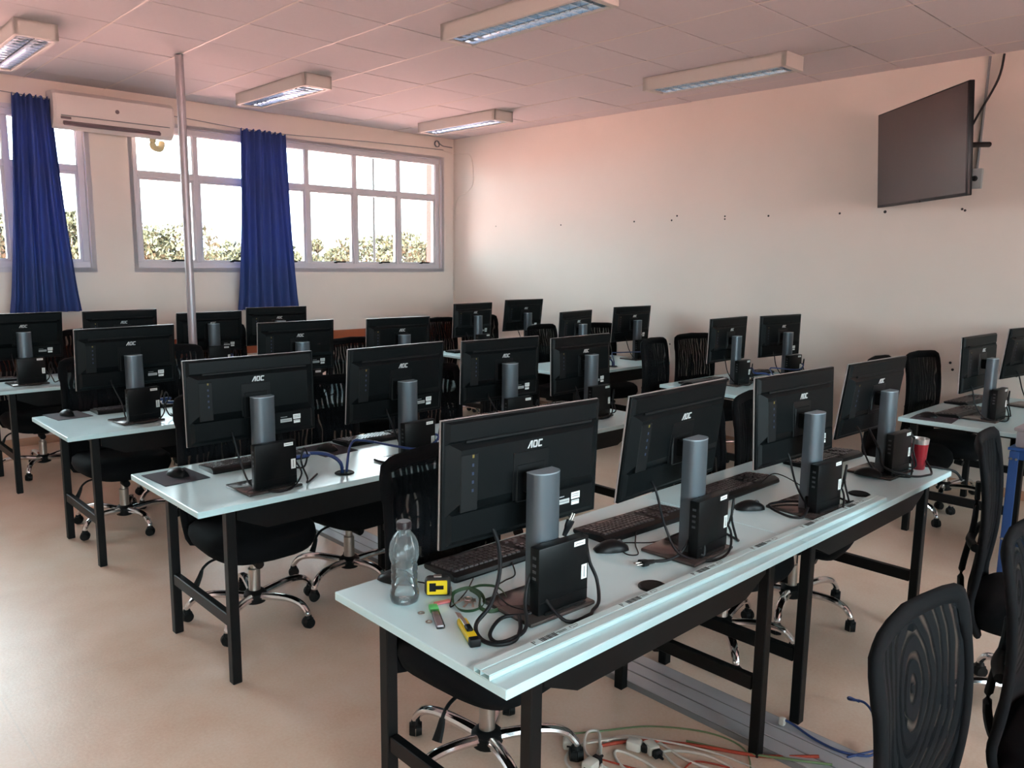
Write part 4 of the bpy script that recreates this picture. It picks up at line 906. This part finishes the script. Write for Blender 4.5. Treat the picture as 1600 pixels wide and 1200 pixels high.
# PVC raceway along the front edge, with printed marks
rw = thing('cable_raceway', 'long white plastic cable raceway lying along the nearest desk edge', 'raceway', (1.098, 1.236, DH), math.atan2(-.040, 2.07))
bm = new_bm(); Lr = 2.07
for c_, s_ in (((Lr/2, 0, .001), (Lr, .055, .002)), ((Lr/2, .0265, .006), (Lr, .002, .012)), ((Lr/2, -.0265, .006), (Lr, .002, .012)), ((Lr/2, .004, .006), (Lr, .0015, .012))): box(bm, c_, s_)
obj('channel', bm, M_pvc, rw, smooth=False)
bm = new_bm(); rbox(bm, (Lr/2, .0155, .0132), (Lr, .024, .0025), .001, 1); rbox(bm, (Lr/2, -.0125, .0125), (Lr, .027, .0025), .001, 1); cv = obj('cover', bm, M_pvc, rw)
M_ink = mat('grey_ink', (.07, .09, .09), .7)
bm = new_bm()
for xx in (.175, .50, .825, 1.15, 1.475, 1.80):
    z = .0147
    def ib(x, y, w_, h_): box(bm, (xx+x, .0155+y, z), (w_, h_, .0004))
    ib(0, 0, .0026, .018); ib(.004, .006, .007, .0016); ib(.004, .001, .007, .0016); ib(.0075, .0035, .0016, .006)          # P
    for k in range(9): ib(.026+k*.0062, 0, .0052 if k % 3 else .0034, .017)                                                   # heavy lettering
    ib(.098, .003, .034, .0022); ib(.100, -.002, .028, .0022)                                                                # two fine lines
    ib(.142, .005, .026, .0014); ib(.142, -.004, .016, .0014); ib(.129, .001, .0014, .009); ib(.155, .002, .0014, .006)      # oval mark
obj('printed_marks', bm, M_ink, cv, smooth=False)['kind'] = 'stuff'

# red tumbler at the right end
tb = thing('tumbler', 'red tumbler with a silver rim behind the rightmost nearest-row computer', 'tumbler', (3.79, 1.275, DH))
bm = new_bm(); lathe(bm, [(.026, 0), (.028, .003), (.036, .118)], 24); obj('red_body', bm, mat('tumbler_red', (.28, .012, .022), .3), tb)
bm = new_bm(); lathe(bm, [(.0362, .118), (.0385, .142), (.0375, .143), (.035, .118)], 24); obj('silver_rim', bm, mat('rim_silver', (.6, .56, .54), .3, metal=.7), tb)

# ------------------------------------------------------------------ floor: duct, wires, sockets
fd = thing('floor_duct', 'flat grey aluminium cable duct running along the floor under the desks', 'duct', (2.475, 0, 0))
bm = new_bm(); Y0, Y1 = .55, 5.9
prism(bm, [(-.115, 0), (.115, 0), (.108, .016), (-.108, .016)], Y0, Y1); obj('duct_body', bm, M_print, fd, smooth=False)
for x in (-.071, 0.0, .071): bbox('duct_lid', (x, (Y0+Y1)/2, .0175), (.062, Y1-Y0, .004), M_trunk, fd, bev=.001, seg=1)
def W(x, y, z=.004): return (x, y, z)
wires = [('grey flat wire looping widest on the floor', M_greenc, .003, [W(1.93, 1.74), W(2.05, 1.66), W(2.20, 1.56), W(2.32, 1.40), W(2.33, 1.26), W(2.22, 1.17), W(2.10, 1.12)]),
         ('white cable arching left on the floor below the desk', M_whitec, .005, [W(1.80, 1.50), W(1.82, 1.62), W(1.90, 1.66), W(2.02, 1.62), W(2.10, 1.52), W(2.08, 1.42)]),
         ('white cable crossing the middle of the wire heap', M_whitec, .005, [W(1.85, 1.45), W(1.93, 1.58), W(2.06, 1.60), W(2.14, 1.50), W(2.13, 1.36), W(2.16, 1.24)]),
         ('white cable curling at the right of the wire heap', M_whitec, .005, [W(2.06, 1.46), W(2.14, 1.42), W(2.20, 1.33), W(2.20, 1.22), W(2.12, 1.14)]),
         ('white cable doubled back near the bottom of the heap', M_whitec, .005, [W(1.92, 1.36), W(1.95, 1.50), W(2.0, 1.55), W(2.02, 1.44), W(2.0, 1.33)]),
         ('white cable wandering to the right foot of the desk', M_whitec, .0035, [W(1.95, 1.64, .01), W(2.08, 1.56, .012), W(2.17, 1.44, .01), W(2.24, 1.30), W(2.26, 1.18)]),
         ('short white cable loop between the sockets', M_whitec, .005, [W(1.88, 1.52, .01), W(1.97, 1.60, .012), W(2.03, 1.66, .01), W(1.99, 1.68, .01), W(1.90, 1.60, .012), W(1.90, 1.48)]),
         ('pair of white cables reaching the photo bottom edge', M_whitec, .005, [W(2.10, 1.44, .01), W(2.07, 1.34, .01), W(2.10, 1.24, .01), W(2.02, 1.20)]),
         ('thick red wire sweeping right across the floor', M_redc, .006, [W(1.98, 1.60, .007), W(2.10, 1.53, .007), W(2.22, 1.38, .007), W(2.33, 1.20, .007), W(2.45, 1.05, .024)]),
         ('thin red wire along the lower edge of the heap', M_redc, .003, [W(1.92, 1.56), W(1.98, 1.42), W(2.05, 1.34), W(2.15, 1.33), W(2.22, 1.20), W(2.3, 1.08)]),
         ('green wire lying beside the thick red wire', M_greenc, .004, [W(2.22, 1.42, .005), W(2.30, 1.26, .005), W(2.36, 1.12, .022), W(2.44, 1.0, .024)])]
for lb, m_, r, pts in wires: cable('loose_wire', pts, r, m_, lb, 'wire', 'heap of loose wires on the floor')
M_sock = mat('socket_white', (.66, .66, .60), .5)
for x, y, rz, lb in ((1.905, 1.685, 40, 'white cable socket with black plug, left of the wire heap'), (2.055, 1.505, -70, 'white cable socket with black plug, middle of the wire heap'), (1.865, 1.545, 5, 'white cable socket at the lower left of the wire heap'), (2.075, 1.455, -110, 'white cable socket behind the middle one in the wire heap')):
    t = thing('cable_socket', lb, 'socket', (x, y, .02), R(rz), 'white cable sockets on the floor')
    bm = new_bm(); rbox(bm, (-.012, 0, 0), (.052, .042, .036), .009, 2); obj('socket_body', bm, M_sock, t)
    bm = new_bm(); rbox(bm, (.026, 0, 0), (.026, .034, .028), .006, 1); cyl(bm, (.038, 0, 0), (.058, 0, 0), .008, .004, n=10); obj('black_plug', bm, M_rub, t)
    bm = new_bm(); box(bm, (-.0385, 0, 0), (.001, .014, .006)); obj('socket_slot', bm, M_plast2, t)
cable('blue_floor_cable', [(2.535, 1.225, .045), (2.545, 1.19, .035), (2.53, 1.10, .026), (2.535, 1.0, .024), (2.60, .93, .024), (2.70, .965, .05), (2.76, 1.0, .07), (2.80, 1.05, .08), (2.79, 1.10, .075), (2.83, 1.115, .06), (2.88, 1.10, .03)], .0045, M_bluec, 'blue network cable snaking over the floor duct', group='blue network cables')
bm = new_bm(); rbox(bm, (2.535, 1.228, .036), (.022, .022, .030), .006, 2); tag(obj('cable_connector', bm, M_sock), 'small white connector on the end of the blue floor cable', 'connector')
cable('blue_cable_tail', [(2.52, .985, .022), (2.56, .965, .024), (2.62, .935, .026), (2.68, .925, .028)], .004, M_bluec, 'short blue cable tail beside the snaking one', group='blue network cables')
bm = new_bm(); tube(bm, [(1.39, 4.98, DH+.012), (1.388, 4.99, DH+.02)], .001)
bm.free()

# blue steel stand with a grey box, right edge
bs = thing('steel_stand', 'blue painted steel stand at the right photo edge', 'stand', (4.90, .90, 0))
bm = new_bm()
def angle_leg(x, y):
    b = new_bm(); rbox(b, (x, y, .36), (.045, .004, .72), .001, 1); rbox(b, (x+(.0205 if x < 0 else -.0205)*-1, y+(-.02 if y > 0 else .02), .36), (.004, .042, .72), .001, 1); return b
for x in (-.25, .25):
    for y in (-.22, .22):
        lg = obj('angle_leg', angle_leg(x, y), M_blue, bs)
        b = new_bm()
        for z in (.68, .25):
            for dx in (-.012, .012): cyl(b, (x+dx, y+.002, z), (x+dx, y+.007, z), .006, n=10); cyl(b, (x-.0225, y-.02+dx, z), (x-.0285, y-.02+dx, z), .006, n=10)
        obj('bolts', b, M_gas, lg)['kind'] = 'stuff'
bm.free()
for z in (.24, .70):
    b = new_bm(); rbox(b, (0, .218, z), (.46, .004, .05), .001, 1); rbox(b, (0, -.218, z), (.46, .004, .05), .001, 1); rbox(b, (-.247, 0, z), (.004, .40, .05), .001, 1); rbox(b, (.247, 0, z), (.004, .40, .05), .001, 1); obj('shelf_rail', b, M_blue, bs)
b = new_bm(); rbox(b, (0, 0, .26), (.49, .42, .006), .001, 1); obj('lower_shelf', b, mat('shelf_grey', (.3, .32, .33), .5), bs)
b = new_bm(); rbox(b, (0, 0, .728), (.52, .47, .014), .002, 1); obj('top_shelf', b, M_blue, bs)
gb = thing('storage_box', 'grey plastic box on the blue steel stand', 'box', (4.86, .94, .735))
b = new_bm(); rbox(b, (0, 0, .045), (.40, .34, .09), .012, 2); obj('box_body', b, M_greybox, gb)
b = new_bm(); rbox(b, (0, 0, .096), (.42, .36, .018), .006, 2); obj('lid', b, M_greybox, gb)
